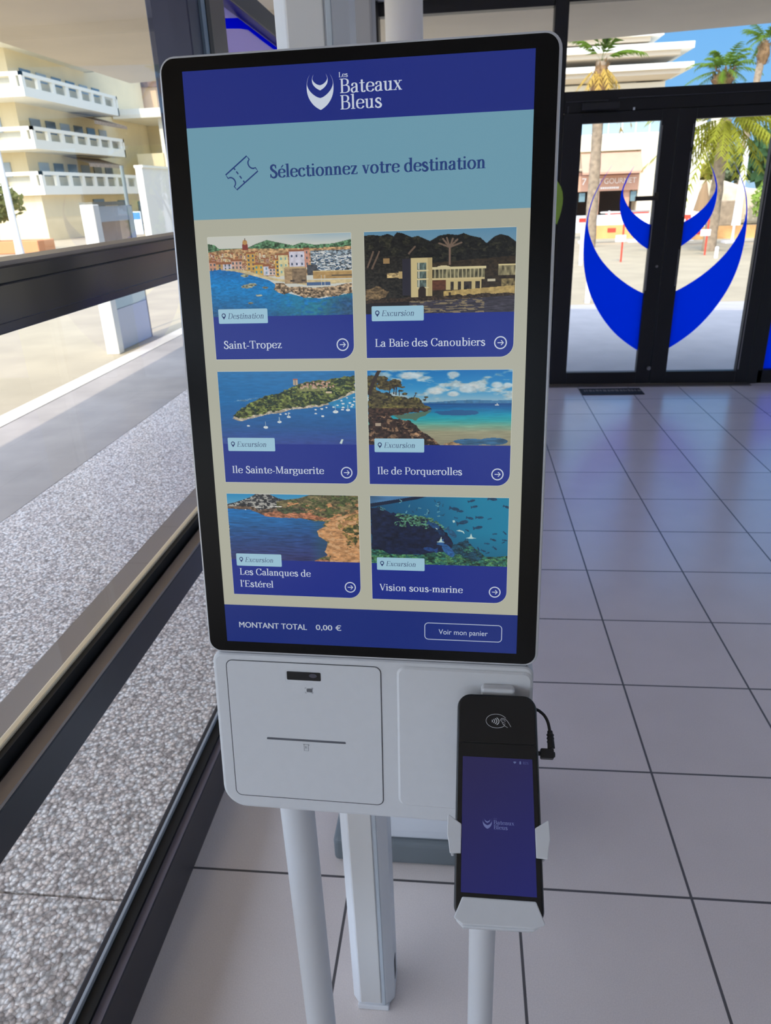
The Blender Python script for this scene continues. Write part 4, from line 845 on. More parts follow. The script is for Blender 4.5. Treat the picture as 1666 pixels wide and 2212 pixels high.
def pic_beach():
    A = grad([(0, (0, 108, 184)), (.25, (40, 140, 198)), (.42, (140, 176, 192))], Y_)
    cl = nz(9, 15, 4, 81); put(A, np.clip((cl-.5)*5.5, 0, .85)*(Y_ < .42)*np.clip(1.2-abs(Y_-.22)*2.4, 0, 1), (184, 192, 188), nz(30, 30, 3, 82), .22)
    for (x, y, a, b) in ((.47, .27, .07, .06), (.60, .31, .05, .04), (.70, .24, .10, .07), (.60, .06, .05, .05), (.9, .2, .05, .05), (.3, .07, .10, .06), (.97, .2, .04, .04)):
        put(A, np.clip(1.6*(1-((X_-x)/a)**2-((Y_-y)/b)**2)+.9*(nz(24, 24, 3, 83)-.5), 0, 1)*(.8), (206, 206, 200), nz(30, 30, 3, 86), .15)
    put(A, below([(.35, .43), (.5, .415), (.65, .395), (.75, .39), (.88, .40), (1, .395)]) & (Y_ < .46), (52, 112, 158), nz(50, 30, 2, 84), .15)
    C = grad([(.42, (0, 60, 128)), (.5, (0, 96, 160)), (.58, (0, 142, 176)), (.66, (30, 158, 164)), (.74, (112, 160, 132)), (.82, (146, 144, 112)), (1, (140, 134, 106))], Y_+.03*(nz(6, 30, 3, 85)-.5))
    put(A, Y_ > .435, C, nz(10, 90, 3, 87), .12); put(A, ((X_-.62)/.14)**2+((Y_-.56)/.035)**2 < .6+nz(20, 40, 2, 88), (22, 84, 140))
    put(A, (((X_-.72)/.12)**2+((Y_-.955)/.045)**2 < 1) | (((X_-.88)/.1)**2+((Y_-.945)/.05)**2 < 1), (42, 92, 132), nz(14, 60, 3, 89), .35)
    put(A, inpoly([(.18, .60), (.46, .53), (.34, .66), (.22, .64)], .02), (74, 108, 88))
    land = inpoly([(0, .06), (.07, .08), (.06, .26), (.16, .31), (.24, .35), (.30, .36), (.36, .37), (.40, .46), (.46, .52), (.42, .54), (.3, .57), (.18, .60), (.0, .64)], .03, 5)
    put(A, land, (68, 60, 34), nz(44, 40, 3, 90), 1.0); put(A, land & (nz(30, 28, 3, 91) > .56), (96, 88, 42), nz(80, 60, 2, 92), .6); put(A, land & (Y_ > .50), (62, 42, 30), nz(60, 60, 2, 93), .9)
    for (x, y, a, b) in ((.06, .12, .07, .055), (.13, .20, .07, .07), (.11, .11, .035, .035), (.19, .17, .05, .05), (.215, .19, .03, .03), (.26, .31, .02, .018), (.235, .27, .02, .012), (.245, .22, .02, .012), (.34, .30, .014, .008), (.41, .355, .016, .012), (.40, .39, .012, .01)):
        put(A, ((X_-x)/a)**2+((Y_-y)/b)**2 < .5+nz(40, 36, 2, 94), (76, 66, 34), nz(60, 60, 2, 95), .8)
    for (x0, y0, x1, y1, r_) in ((.085, .0, .05, .12, .013), (.05, .12, .01, .30, .013), (.16, .2, .155, .30, .004), (.19, .2, .185, .31, .004), (.205, .2, .20, .32, .004), (.225, .25, .222, .33, .003), (.34, .31, .32, .38, .003), (.41, .37, .40, .40, .003)):
        for t in np.linspace(0, 1, 24): put(A, ((X_-x0-(x1-x0)*t)/r_)**2+((Y_-y0-(y1-y0)*t)/(r_*1.8))**2 < 1, (52, 38, 28))
    rk = inpoly([(0, .60), (.14, .61), (.24, .655), (.30, .68), (.34, .73), (.37, .80), (.42, .86), (.47, .92), (.52, 1.01), (0, 1.01)], .025, 7)
    put(A, rk, (50, 34, 26), nz(50, 44, 3, 96), .9); put(A, rk & (nz(34, 30, 3, 97) > .63), (122, 92, 66), nz(70, 60, 2, 98), .5); rect(A, .05, .09, .70, .74, (170, 150, 126)); rect(A, .30, .36, .84, .87, (160, 120, 84), nz(80, 80, 1, 99), .5)
    put(A, inpoly([(.53, .985), (.60, .95), (.66, .985), (.62, 1.01), (.53, 1.01)], .02), (140, 112, 76), nz(60, 60, 2, 100), .5)
    rect(A, .885, .912, .452, .463, (196, 200, 200)); rect(A, .897, .905, .437, .455, (196, 200, 200))
    return A
def pic_cove():
    A = grad([(0, (16, 132, 190)), (.2, (100, 160, 190)), (1, (100, 160, 190))], Y_+.05*X_)
    h1 = below([(0, .155), (.06, .13), (.12, .09), (.18, .05), (.24, -.02), (.32, -.01), (.40, .06), (.46, .08), (.52, .12)]) & (X_ < .56); put(A, h1, (44, 46, 50), nz(60, 50, 2, 101), .8); put(A, h1 & (nz(46, 60, 2, 102) > .60), (158, 156, 148))
    h2 = below([(.40, .10), (.46, .075), (.55, .055), (.62, .01), (.68, -.02), (1, .0)]) & (X_ > .38); put(A, h2, (104, 94, 60), nz(40, 34, 3, 103), .7); put(A, h2 & (nz(26, 26, 3, 104) > .54), (74, 84, 44), nz(70, 60, 2, 105), .5); put(A, h2 & (nz(22, 30, 3, 106) > .62) & (Y_ > .12), (176, 122, 76), nz(60, 60, 2, 107), .4)
    put(A, below([(.0, .19), (.2, .19), (.24, .24), (.38, .20), (.52, .19)]) & (X_ < .6) & (Y_ < .36), (92, 72, 56), nz(60, 60, 2, 108), .8); rect(A, .21, .26, .185, .205, (200, 198, 190)); rect(A, .33, .42, .175, .19, (190, 188, 180), nz(90, 20, 1, 109), .5)
    C = grad([(.2, (0, 110, 188)), (.42, (18, 96, 162)), (.7, (30, 66, 126)), (1, (44, 50, 106))], Y_+.08*X_)
    sea = inpoly([(0, .225), (.18, .235), (.24, .285), (.30, .335), (.42, .345), (.55, .345), (.66, .385), (.75, .395), (.72, .45), (.745, .455), (.68, .55), (.695, .62), (.76, .70), (.74, .83), (.755, .9), (.66, .985), (.64, 1.01), (0, 1.01)], .012)
    put(A, sea, C, nz(14, 90, 3, 110), .3); put(A, sea*(X_ > .62)*np.clip((X_-.62)*6, 0, .5), (36, 84, 104))
    rk = inpoly([(.68, .54), (.76, .46), (.74, .43), (.83, .34), (.93, .27), (1.01, .28), (1.01, 1.01), (.76, 1.01), (.785, .92), (.735, .845), (.775, .70), (.70, .625)], .02, 3)
    put(A, rk, (186, 132, 82), nz(36, 40, 3, 111), .38); put(A, rk & (nz(30, 34, 3, 112) > .60), (206, 156, 106)); put(A, inpoly([(.83, .42), (.92, .30), (1.01, .27), (1.01, .8), (.92, .72)], .06, 8) & (nz(30, 30, 3, 113) > .47), (136, 112, 56), nz(60, 50, 2, 114), .5)
    put(A, inpoly([(.86, .50), (1.01, .40), (1.01, .62), (.97, .74), (.9, .78), (.93, .62)], .05, 9) & (nz(36, 34, 2, 115) > .52), (70, 74, 38), nz(70, 60, 2, 116), .5)
    put(A, inpoly([(.3, .335), (.25, .29), (.36, .25), (.5, .27), (.62, .27), (.76, .34), (.72, .38), (.6, .345), (.45, .345)], .025, 4), (168, 104, 70), nz(50, 60, 3, 117), .6); put(A, inpoly([(.38, .20), (.55, .18), (.6, .26), (.45, .28), (.38, .24)], .04, 5), (62, 70, 44), nz(60, 60, 2, 118), .6)
    put(A, inpoly([(.655, .985), (.7, .965), (.76, .975), (.77, 1.01), (.65, 1.01)], .01), (150, 100, 70), nz(80, 80, 2, 119), .5); rect(A, .135, .145, .23, .24, (200, 210, 214))
    return A
def pic_reef():
    A = grad([(0, (10, 74, 116)), (.45, (8, 96, 140)), (.7, (0, 118, 156)), (1, (0, 120, 158))], X_-.12*Y_); A *= (1.04-.25*Y_*(1-X_))[..., None]
    put(A, np.clip((Y_-.5)*1.4, 0, .6)*(X_ > .5), (8, 80, 116))
    rk = inpoly([(0, .18), (.08, .15), (.14, .24), (.3, .28), (.42, .32), (.5, .40), (.55, .52), (.60, .66), (.62, .78), (.5, .86), (0, .86)], .04, 3); put(A, rk, (14, 26, 58), nz(30, 30, 3, 121), .5)
    sd_ = ((below([(.1, .28), (.2, .245), (.35, .27), (.46, .31), (.54, .43)]) & (Y_ < .29+.26*nz(14, 10, 2, 122)+.14*(X_-.2)) & (X_ > .13+.16*nz(8, 14, 2, 145)) & (X_ < .56))); put(A, sd_*(nz(50, 46, 2, 123) > .42), (66, 116, 92), nz(80, 70, 2, 124), .8)
    put(A, inpoly([(.04, .13), (.10, .16), (.12, .2), (.05, .2)], .05) & (nz(60, 60, 2, 125) > .5), (60, 118, 126))
    bt = below([(0, .79), (.08, .80), (.14, .86), (.36, .86), (.45, .82), (.55, .80), (.62, .84), (.70, .73), (.78, .75), (.84, .86), (.9, .86), (1, .84)]); put(A, bt, (30, 84, 72), nz(44, 50, 3, 126), 1.0); put(A, bt & (nz(40, 40, 3, 127) > .57), (66, 124, 78), nz(80, 80, 2, 128), .6)
    put(A, inpoly([(.58, .70), (.70, .62), (.76, .74), (.82, .9), (.74, .93), (.62, .82)], .05, 6), (16, 60, 82), nz(50, 50, 3, 129), .8); put(A, inpoly([(.66, .72), (.72, .70), (.78, .76), (.7, .8)], .04, 2) & (nz(50, 50, 2, 130) > .45), (40, 104, 86), nz(80, 80, 2, 131), .5)
    put(A, inpoly([(0, -.01), (.36, -.01), (.30, .02), (.15, .075), (0, .13)]), (56, 104, 148), nz(6, 12, 2, 132), .3); put(A, inpoly([(0, .11), (.15, .06), (.32, .0), (.43, -.01), (.34, .04), (.15, .11), (0, .165)]), (10, 28, 58))
    def fish(x, y, l, ang, col, h=.42):
        c, s_ = math.cos(ang), math.sin(ang); dx = (X_-x); dy = (Y_-y)*.53; u = dx*c+dy*s_; v = -dx*s_+dy*c
        put(A, (u/l)**2+(v/(l*h))**2 < 1, col, nz(60, 60, 2, 140), .3); put(A, (u < -l*.85) & (u > -l*1.5) & (abs(v) < (-u-l*.7)*.7), col)
    for (x, y, l, a) in ((.74, .045, .022, -.3), (.89, .02, .028, .1), (.99, .13, .022, .3), (.62, .17, .03, .2), (.66, .20, .02, 0), (.76, .13, .02, -.2), (.80, .285, .024, .0), (.87, .30, .012, -.3), (.79, .43, .028, -.2), (.68, .36, .035, -.25), (.73, .30, .022, .2), (.71, .48, .012, .5), (.91, .52, .014, -.1), (.98, .51, .014, .8), (.90, .61, .018, .3), (.98, .61, .014, .1), (.97, .64, .010, -.5), (.855, .665, .015, .1), (.91, .735, .016, .7), (.79, .75, .013, 1.2), (.83, .775, .016, .4), (.86, .80, .012, -.4), (.80, .81, .016, .9), (.63, .30, .012, .2)): fish(x, y, l, a, (12, 62, 98))
    g = np.random.default_rng(9)
    for k in range(26): x = .2+.38*g.random(); y = .06+.22*g.random(); fish(x, y, .009, g.random()*3, (84, 150, 166) if k % 2 else (20, 70, 100))
    fish(.43, .77, .042, 3.3, (22, 62, 128), .36); fish(.47, .42, .04, .5, (20, 66, 116), .5); fish(.60, .53, .04, .8, (22, 78, 116), .5); fish(.57, .78, .062, .85, (30, 86, 150), .46); fish(.52, .52, .03, .6, (12, 50, 90), .5)
    for P in ([(.48, .665), (.505, .645), (.52, .58), (.525, .645), (.55, .665), (.51, .66)], [(.70, .59), (.725, .575), (.735, .52), (.745, .575), (.77, .59), (.73, .60)], [(.63, .485), (.65, .47), (.68, .49), (.69, .53), (.67, .50), (.64, .49)], [(.60, .34), (.615, .33), (.62, .36), (.605, .37)], [(.475, .45), (.49, .455), (.49, .48)]): put(A, inpoly(P), (176, 206, 200))
    return A
# ================================================================== KIOSK
def frame(yaw_, tilt, roll_, loc):
    ex = Vector((math.cos(yaw_), math.sin(yaw_), 0)); nn = Vector((-math.sin(yaw_), math.cos(yaw_), 0)); u = Vector((0, 0, 1))
    ez = u*math.cos(tilt)+nn*math.sin(tilt); ey = nn*math.cos(tilt)-u*math.sin(tilt); c, s_ = math.cos(roll_), math.sin(roll_)
    a = ex*c+ez*s_; b = ez*c-ex*s_
    return Matrix(((a.x, ey.x, b.x, loc[0]), (a.y, ey.y, b.y, loc[1]), (a.z, ey.z, b.z, loc[2]), (0, 0, 0, 1)))
KM = frame(-.033, .1534, .0022, (-.0936, .6568, 1.3644))
M_WHITE = mat('white_abs_plastic', (216, 218, 222), .42, spec=.45, noise=.012, nscale=90)
M_RIM = mat('silver_white_rim', (206, 208, 214), .28, .25)
M_BEZEL = mat('black_bezel_glass', (7, 6, 7), .25, spec=.18)
M_GROOVE = mat('panel_gap', (70, 72, 78), .7)
M_INK = mat('dark_grey_ink', (60, 66, 78), .6)
M_DARK = mat('scanner_black', (10, 10, 12), .2)
kk = empty('self_service_kiosk', (-.085, .66, 0), 'white ticket kiosk with a tall blue touchscreen on two white legs', 'kiosk')
MB(KM).prism(rrect(-.1695, .1695, -.2775, .2768, .0135), -.0016, .042, mi=0).build('display_housing', M_RIM, kk, bevel=.0012)
MB(KM).prism(rrect(-.1672, .1667, -.2750, .2745, .0115), -.0028, .001).build('bezel', M_BEZEL, kk, label='black glass bezel around the display')
MB(KM).prism(rrect(-.13, .13, -.24, .24, .02), .042, .068).build('rear_cover', M_WHITE, kk, bevel=.006)
KU = KM @ Matrix.Translation((0, -.0029, 0))
NAVY, CARD, LBLUE, CREAM, PALE, INK = (25, 40, 120), (16, 37, 126), (104, 148, 166), (166, 166, 150), (146, 184, 202), (34, 58, 112)
WHT = (192, 200, 214)
mm_ = .001
def S_(P): return [[(x*mm_, y*mm_) for x, y in p] for p in P]
def R_(x0, x1, y0, y1, r=0, n=5): return [[(x*mm_, y*mm_) for x, y in (rrect(x0, x1, y0, y1, r, n) if r else [(x0, y0), (x1, y0), (x1, y1), (x0, y1)])]]
ui = UI(KU)
ui.polys(R_(-148.3, 148.3, -264, 264), (14, 14, 20), 0)
ui.polys(R_(-148.3, 148.3, 220, 264), NAVY, 1).polys(R_(-148.3, 148.3, 145.4, 220), LBLUE, 1).polys(R_(-148.3, 148.3, -223.2, 145.4), CREAM, 1).polys(R_(-148.3, 148.3, -264, -223.2), (12, 36, 112), 1)
scr = ui.build('touchscreen', kk, 'lit display with blue header, pale band and cream page')
u = UI(KU)
u.polys(S_(mark(-28.5, 228.6, 22.8, 22.6)), WHT, 3)
u.polys(S_(serif('Les', -12.6, 252.1, 3.7, 8, 'logo')), WHT, 3).polys(S_(serif('Bateaux', -12.4, 240.2, 10.7, 53, 'logo')), WHT, 3).polys(S_(serif('Bleus', -12.4, 227.9, 10.7, 36.2, 'logo')), WHT, 3)
u.build('header_logo', scr, 'pale company mark and name in the header')
u = UI(KU); u.polys(S_(serif('Sélectionnez votre destination', -76.2, 177.5, 10.2, 186.5, 'semi')), INK, 3)
tk = [(-115.7, 181.4), (-95.9, 195.8)]
a_ = np.array((-115.7, 181.4)); e1 = np.array((20.0, 14.4)); e2 = np.array((9.3, -12.4))
def tp_(s, t): return tuple(a_+e1*s+e2*t)
e1u = e1/np.linalg.norm(e1); e2l = np.linalg.norm(e2)
def notch(s, sgn): return [tuple(np.array(tp_(s, .5))+(e1u*sgn*3.6*math.sin(th)-e2/e2l*4.2*math.cos(th))) for th in np.linspace(0, math.pi, 9)]
outl = [tp_(0, 0), tp_(1, 0)]+notch(1, -1)+[tp_(1, 1), tp_(0, 1)]+[q for q in reversed(notch(0, 1))]+[tp_(0, 0)]
u.polys(S_(stroke(outl+[outl[1]], 1.15)), INK, 3)
for t0, t1 in ((0, .14), (.24, .42), (.54, .72), (.86, 1.0)): u.polys(S_(stroke([tp_(.38, t0), tp_(.38, t1)], 1.15)), INK, 3)
u.build('page_title', scr, 'dark blue ticket icon and heading on the pale band')
def arrow(u, cx, cy):
    u.polys(S_([q for q in stroke(ell(cx, cy, 5.1, 5.1, 32)+ell(cx, cy, 5.1, 5.1, 32)[:2], 1.0)]), WHT, 4)
    u.polys(S_(stroke([(cx-2.6, cy), (cx+2.5, cy)], .75)), WHT, 4).polys(S_(stroke([(cx+.5, cy+2.1), (cx+2.6, cy), (cx+.5, cy-2.1)], .75)), WHT, 4)
def badge(u, x, y, txt, wd):
    u.polys(R_(x, x+46.7, y-12.9, y, 1.0), PALE, 6)
    cx, cy = x+5.1, y-5.6
    u.polys(S_(stroke(ell(cx, cy, 1.55, 1.55, 20)+ell(cx, cy, 1.55, 1.55, 20)[:2], .85)), (28, 40, 92), 7)
    u.polys(S_([[(cx-1.75, cy-.9), (cx+1.75, cy-.9), (cx, cy-3.6)], [(cx-1.95, cy-.2), (cx+1.95, cy-.2), (cx+1.75, cy-1.0), (cx-1.75, cy-1.0)]]), (28, 40, 92), 7).polys(S_([ell(cx, cy, 1.2, 1.2, 16)]), PALE, 8)
    u.polys(S_(serif(txt, x+8.6, y-8.6, 4.9, wd, 'thin', .2)), (34, 44, 88), 7)
cards = [(-136.9, 130.6, pic_harbour, 'Destination', 34.5, [('Saint-Tropez', 9.0, 32.8, 55.5)], 'tile with a photo of a harbour town'),
         (5.9, 130.6, pic_villa, 'Excursion', 29.6, [('La Baie des Canoubiers', 8.6, 32.9, 98.0)], 'tile with a photo of a villa under dark trees'),
         (-136.9, 11.8, pic_island, 'Excursion', 29.6, [('Ile Sainte-Marguerite', 8.4, -85.2, 90.5)], 'tile with a photo of a wooded island'),
         (5.9, 11.8, pic_beach, 'Excursion', 29.6, [('Ile de Porquerolles', 8.4, -84.7, 79.2)], 'tile with a photo of a turquoise bay and pines'),
         (-136.9, -106.0, pic_cove, 'Excursion', 29.6, [('Les Calanques de', 8.4, -190.0, 73.0), ("l'Estérel", 8.4, -202.9, 34.5)], 'tile with a photo of an ochre rocky cove'),
         (5.9, -106.0, pic_reef, 'Excursion', 29.6, [('Vision sous-marine', 8.4, -201.9, 81.0)], 'tile with an underwater photo of fish')]
for x, y, fn, bt, bw, lines, lab in cards:
    u = UI(KU); H_ = 107.6 if y > 100 else (106.2 if y > 0 else 105.2)
    u.polys(S_([rrect(x-.35, x+131.55, y-H_-.35, y+.35, [0, 11.8, 1.2, 1.2], 8)]), (196, 198, 184), 2)
    u.polys(S_([rrect(x, x+131.2, y-H_, y, [0, 11.5, 1, 1], 8)]), CARD, 3)
    A = fn(); gl = A.mean(axis=2, keepdims=True); A = np.clip(gl+(A-gl)*.88, 0, 255)*.96
    hp = 69.2 if y > 0 else 67.6
    if y > 0 > y-30: hp = 68.4
    u.image(A, x*mm_, (x+131.2)*mm_, (y-hp)*mm_, y*mm_, 4)
    badge(u, x+5.4, y-62.4+(1.0 if y < 0 else 0), bt, bw)
    for t, dx, by, wd in lines: u.polys(S_(serif(t, x+dx-1.1, by, 6.9, wd*1.012, 'reg')), WHT, 4)
    arrow(u, x+120.8 if x < 0 else 125.8, y-95.4 if y > 0 else y-93.8)
    u.build('destination_tile', scr, lab)
u = UI(KU)
for dx in (-.13, 0, .13): u.polys(S_(sans('MONTANT TOTAL', -133.8+dx, -247.8, 6.0, 71.3)), (176, 184, 196), 3).polys(S_(sans('0,00 €', -53.0+dx*.8, -247.2, 5.6, 26.2)), (176, 184, 196), 3)
u.build('total_line', scr, 'pale total amount text in the footer')
u = UI(KU); o2 = rrect(57.9, 133.5, -252.2, -234.7, 3.6, 6); u.polys(S_(stroke(o2+o2[:2], .75)), (170, 180, 200), 3)
u.polys(S_(sans('Voir mon panier', 71.7, -246.3, 5.3, 48.2, .0)), (176, 186, 204), 3)
u.build('basket_button', scr, 'outlined button in the footer')
# ---- lower housing
def local(name, mb, m, parent=kk, **k): return mb.build(name, m, parent, **k)
LB = MB(KM); LB.prism(rrect(-.1680, .1662, -.4672, -.2795, [.026, .026, .010, .010], 8), .0, .062)
lb = local('lower_housing', LB, M_WHITE, bevel=.004, seg=3)
MB(KM).box(-.160, .160, .004, .045, -.2800, -.2770).build('seam_gap', M_GROOVE, kk)
def ring(x0, x1, y0, y1, r, wd, d):
    P = rrect(x0, x1, y0, y1, r, 6); Q = rrect(x0+wd, x1-wd, y0+wd, y1-wd, max(r-wd, .001), 6); n = len(P)
    mb = MB(KM); mb.add([(p[0], d, p[1]) for p in P]+[(p[0], d, p[1]) for p in Q], [(i, (i+1) % n, (i+1) % n+n, i+n) for i in range(n)])
    return mb
ring(-.1532, .0128, -.4515, -.2866, .0075, .0009, -.0002).build('panel_gap', M_GROOVE, kk)
pn = MB(KM).prism(rrect(-.1523, .0119, -.4506, -.2875, .0067), -.0006, .002); door_ = pn.build('service_door', M_WHITE, kk, bevel=.0005)
# scanner window, recessed frame and dark optics
sw = MB(KM); P = rrect(-.0890, -.0502, -.3103, -.2959, .0028); Q = rrect(-.0873, -.0510, -.3064, -.2967, .0012); n = len(P)
sw.add([(p[0], -.0008, p[1]) for p in P]+[(p[0], .0005, p[1]) for p in Q], [(i, (i+1) % n, (i+1) % n+n, i+n) for i in range(n)])
sw.build('scanner_frame', M_WHITE, door_)
sc = MB(KM).prism(rrect(-.0873, -.0510, -.3064, -.2967, .0012), -.0007, .001); sc.build('scanner_window', M_DARK, door_, label='dark scanner window')
MB(KM).prism(ell(-.0592, -.3006, .0042, .0024, 20), -.0010, -.0006).build('scanner_lens', mat('scanner_lens', (58, 56, 70), .05, spec=.9), door_)
def icon(name, polys, parent, lab, m=M_INK):
    mb = MB(KM)
    for p in polys: mb.add([(q[0]*mm_, -.00085, q[1]*mm_) for q in p], [tuple(range(len(p)))])
    return mb.build(name, m, parent, label=lab)
bars = []
for sx in (-68.2, -59.9):
    for sy in (-314.6, -320.8):
        dx = 1.6 if sx < -64 else -1.6; dy = -1.6 if sy > -317 else 1.6
        bars += stroke([(sx+dx, sy), (sx, sy), (sx, sy+dy)], .32)
x = -66.6
for wd in (.5, .25, .25, .7, .3, .5, .25, .6, .3): bars.append([(x, -319.9), (x+wd, -319.9), (x+wd, -315.5), (x, -315.5)]); x += wd+.30
icon('barcode_icon', bars, door_, 'small printed barcode pictogram')
sl = MB(KM).prism(rrect(-.1133, -.0268, -.3790, -.3762, .0012), -.0008, .001); sl.build('receipt_slot', mat('slot_shadow_grey', (96, 98, 106), .7), door_)
MB(KM).box(-.1130, -.0272, -.0010, -.0006, -.3791, -.3786).build('slot_lip', M_WHITE, door_)
rc = stroke([(-72.6, -382.0), (-72.6, -389.8), (-67.9, -389.8), (-67.9, -382.2)], .35)+stroke([(-73.5, -382.0), (-66.9, -382.0), (-66.9, -383.2), (-67.9, -383.2)], .35)
for yy in (-384.6, -385.7, -386.8): rc += stroke([(-71.6, yy), (-69.8, yy)], .4)+stroke([(-69.3, yy), (-68.8, yy)], .3)
icon('receipt_icon', rc, door_, 'small printed receipt pictogram')
# raised card-reader panel on the right
rp = MB(KM); P = rrect(.0287, .1652, -.4485, -.2850, .009); Q = rrect(.0312, .1628, -.4465, -.2872, .007); n = len(P)
rp.add([(p[0], -.0002, p[1]) for p in P]+[(p[0], .0018, p[1]) for p in Q], [(i, (i+1) % n, (i+1) % n+n, i+n) for i in range(n)])
rim = MB(KM); rim.add([(p[0], -.0004, p[1]) for p in P]+[(p[0], -.0022, p[1]) for p in Q], [(i, (i+1) % n, (i+1) % n+n, i+n) for i in range(n)]+[tuple(range(n, 2*n))])
rim.build('reader_panel', M_WHITE, kk, smooth=True)
# ---- payment bracket: top tab, spine, clips, tray
TSC = .95      # terminal scale, about the eye height above the stand
TM = frame(-.0087, .9634, -.0009, (.0338, .4923, 1.0019)) @ Matrix.Scale(TSC, 4)
br = MB(KM); br.prism(rrect(.1145, .1478, -.3110, -.2985, .0035), -.013, -.001)
brk = br.build('bracket_tab', M_WHITE, kk, bevel=.003, seg=3)
MB(KM).prism(rrect(.1165, .1455, -.3220, -.3108, .001), -.0115, -.001).build('bracket_tab_pad', M_DARK, brk)
sp_ = MB(TM); sp_.box(-.020, .020, .0195, .0265, -.085, .140); sp_.box(-.036, .036, .0195, .0255, -.031, -.002)
cr = sp_.build('cradle_spine', M_WHITE, kk, bevel=.002)
for sgn in (-1, 1):
    Pc = [(.0343, -.0028), (.0345, -.0282), (.0448, -.0287), (.0462, -.0190), (.0478, -.0120), (.0474, .0042), (.0462, .0048)]
    Pc = [(sgn*x, z) for x, z in Pc]
    cl = MB(TM).prism(Pc, -.0035, -.0008)
    xs = sorted((sgn*.0415, sgn*.0440)); cl.box(xs[0], xs[1], -.0008, .0255, -.0280, -.002)
    cl.build('clip', M_WHITE, kk, bevel=.0006)
tr = MB(TM)
tr.prism([(-.0326, -.0640), (.0326, -.0640), (.0398, -.0806), (.0396, -.0820), (.0300, -.0852), (-.0318, -.0860), (-.0395, -.0815), (-.0397, -.0802)], -.0072, -.0022)
tr.prism([(-.0385, -.0818), (.0385, -.0818), (.0300, -.0872), (-.0318, -.0880)], -.0022, .0265)
tr.build('tray', M_WHITE, kk, bevel=.0009, label='white tray lip holding the bottom of the terminal')
# ---- legs and base
for x, y, r_, top in ((-.196, .645, .0204, .93), (.0300, .665, .0174, .93)):
    MB().tube([(x, y, .012), (x, y, top)], r_, 36).build('leg', mat('white_leg_paint', (218, 220, 224), .38), kk, smooth=True)
MB().prism(rrect(-.30, .13, .42, .86, .04), .0005, .012, 'z').build('base_plate', mat('white_leg_paint', (218, 220, 224), .38), kk, bevel=.003)
# ================================================================== PAYMENT TERMINAL
pt = empty('payment_terminal', (.0338, .4923, 1.0019), 'black handheld payment terminal with a dark blue screen, lying in the white cradle', 'payment terminal')
M_TB = mat('terminal_black', (13, 12, 13), .34, noise=.0); M_TG = mat('terminal_glass', (10, 9, 10), .12)
M_TS = mat('terminal_silver_edge', (120, 124, 132), .3, .6)
OUT = rrect(-.0396, .0400, -.0785, .1243, [.008, .008, .0135, .0135], 7)
MB(TM).prism(OUT, .0, .0185).build('terminal_body', M_TB, pt, bevel=.0022, seg=3)
MB(TM).prism(rrect(-.0402, .0406, -.0791, .1249, [.008, .008, .014, .014], 7), .0050, .0125).build('terminal_band', M_TS, pt)
MB(TM).prism(rrect(-.0378, .0382, -.0765, .0737, .005), -.0006, .001).build('screen_glass', M_TG, pt, bevel=.0003)
MB(TM).prism(rrect(-.0380, .0384, .0743, .1222, [.001, .001, .0125, .0125], 7), -.0010, .001).build('reader_cap', M_TB, pt, bevel=.0006)
TU = TM @ Matrix.Translation((0, -.0006, 0))
u = UI(TU); A = np.zeros((30, 16, 3)); yy, xx = np.mgrid[0:1:30j, 0:1:16j]; t = np.clip(yy*.75+xx*.3-.1, 0, 1)[..., None]
u.image(np.array((36, 33, 76))*(1-t)+np.array((28, 31, 98))*t, -.034, .034, -.0602, .0602, 1); ts = u.build('terminal_screen', pt, 'dark blue lit screen')
u = UI(TU); tc_ = (92, 100, 146)
u.polys(S_(mark(-10.0, -5.4, 8.5, 7.9)), tc_, 2).polys(S_(serif('Les', -4.0, 3.2, 1.5, 3.2, 'logo')), (60, 62, 112), 2).polys(S_(serif('Bateaux', -4.4, -1.2, 3.6, 19.6, 'logo')), tc_, 2).polys(S_(serif('Bleus', -4.4, -5.5, 3.6, 13.4, 'logo')), tc_, 2)
u.build('screen_logo', ts)
u = UI(TU); sc_ = (86, 96, 136)
u.polys(S_([[(16.9, 55.2)]+[(16.9+2.3*math.cos(R(a)), 55.2+2.3*math.sin(R(a))) for a in range(45, 136, 10)]]), sc_, 2).polys(R_(21.4, 23.0, 55.0, 57.6), sc_, 2).polys(R_(21.9, 22.5, 57.6, 58.0), sc_, 2).polys(S_(sans('82%', 24.9, 55.2, 2.4, 5.4)), (66, 72, 118), 2)
u.build('status_icons', ts)
em = []
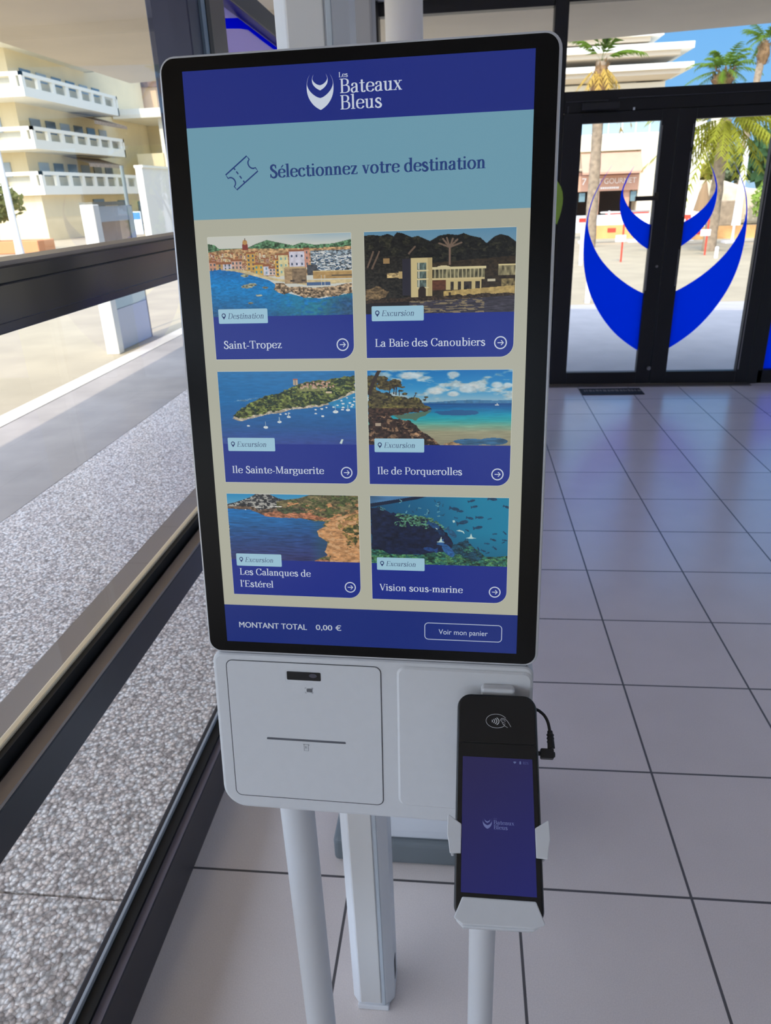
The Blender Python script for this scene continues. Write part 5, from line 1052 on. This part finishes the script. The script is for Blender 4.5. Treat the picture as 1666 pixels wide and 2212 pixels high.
E_ = ell(-.6, 96.4, 10.4, 7.0, 40); em += [q for i, q in enumerate(stroke(E_+E_[:2], .45)) if not (i > 35 or i < 3)]
for k, r_ in enumerate((2.0, 3.6, 5.2, 6.8)): em += stroke([(-7.2+r_*math.cos(R(a))*1.35, 96.2+r_*.78*math.sin(R(a))) for a in range(-42, 43, 7)], .85)
em += stroke(catmull([(3.4, 97.4), (4.6, 99.2), (8.2, 98.6), (11.0, 95.8), (13.8, 91.0)], 5), .42)+stroke(catmull([(3.4, 97.4), (4.8, 96.2), (5.6, 94.4), (6.6, 92.8), (8.4, 91.4), (10.6, 90.2)], 5), .42)+stroke([(4.4, 98.0), (7.6, 97.6), (8.4, 96.0)], .38)+stroke([(5.6, 95.0), (7.4, 95.6)], .36)+stroke([(6.6, 93.2), (8.4, 94.0)], .36)
mb = MB(TM)
for p in em: mb.add([(q[0]*mm_, -.00125, q[1]*mm_) for q in p], [tuple(range(len(p)))])
mb.build('contactless_symbol', mat('printed_white', (214, 216, 220), .5), pt, label='printed white contactless symbol')
M_CAB = mat('cable_rubber', (12, 11, 12), .5)
cab = MB(TM).tube([tuple((x*mm_, d, z*mm_)) for x, z, d in ((34, 118, .016), (41.2, 113.8, .012)) ]+[(x*mm_, .010, z*mm_) for x, z in catmull([(43.5, 112.0), (48.6, 107.4), (52.0, 100.4), (53.5, 91)], 5)], .0016, 12).build('charging_cable', M_CAB, pt, smooth=True)
pg = MB(TM).tube([(.0535, .010, .0920), (.0538, .010, .0862), (.0541, .010, .0745)], [.0026, .0032, .0038], 16)
for z in (.0885, .0850, .0815): pg.tube([(.0537, .010, z), (.0537, .010, z-.0014)], [.0038, .0038], 16)
pg.prism(rrect(.0430, .0562, .0640, .0735, .0015), .0062, .0138); pg.tube([(.0555, .010, .0685), (.0575, .010, .0685)], [.0030, .0026], 14)
pg.tube([(.0400, .010, .0690), (.0435, .010, .0690)], .0022, 12)
pg.build('cable_plug', M_CAB, cab, bevel=.0004)
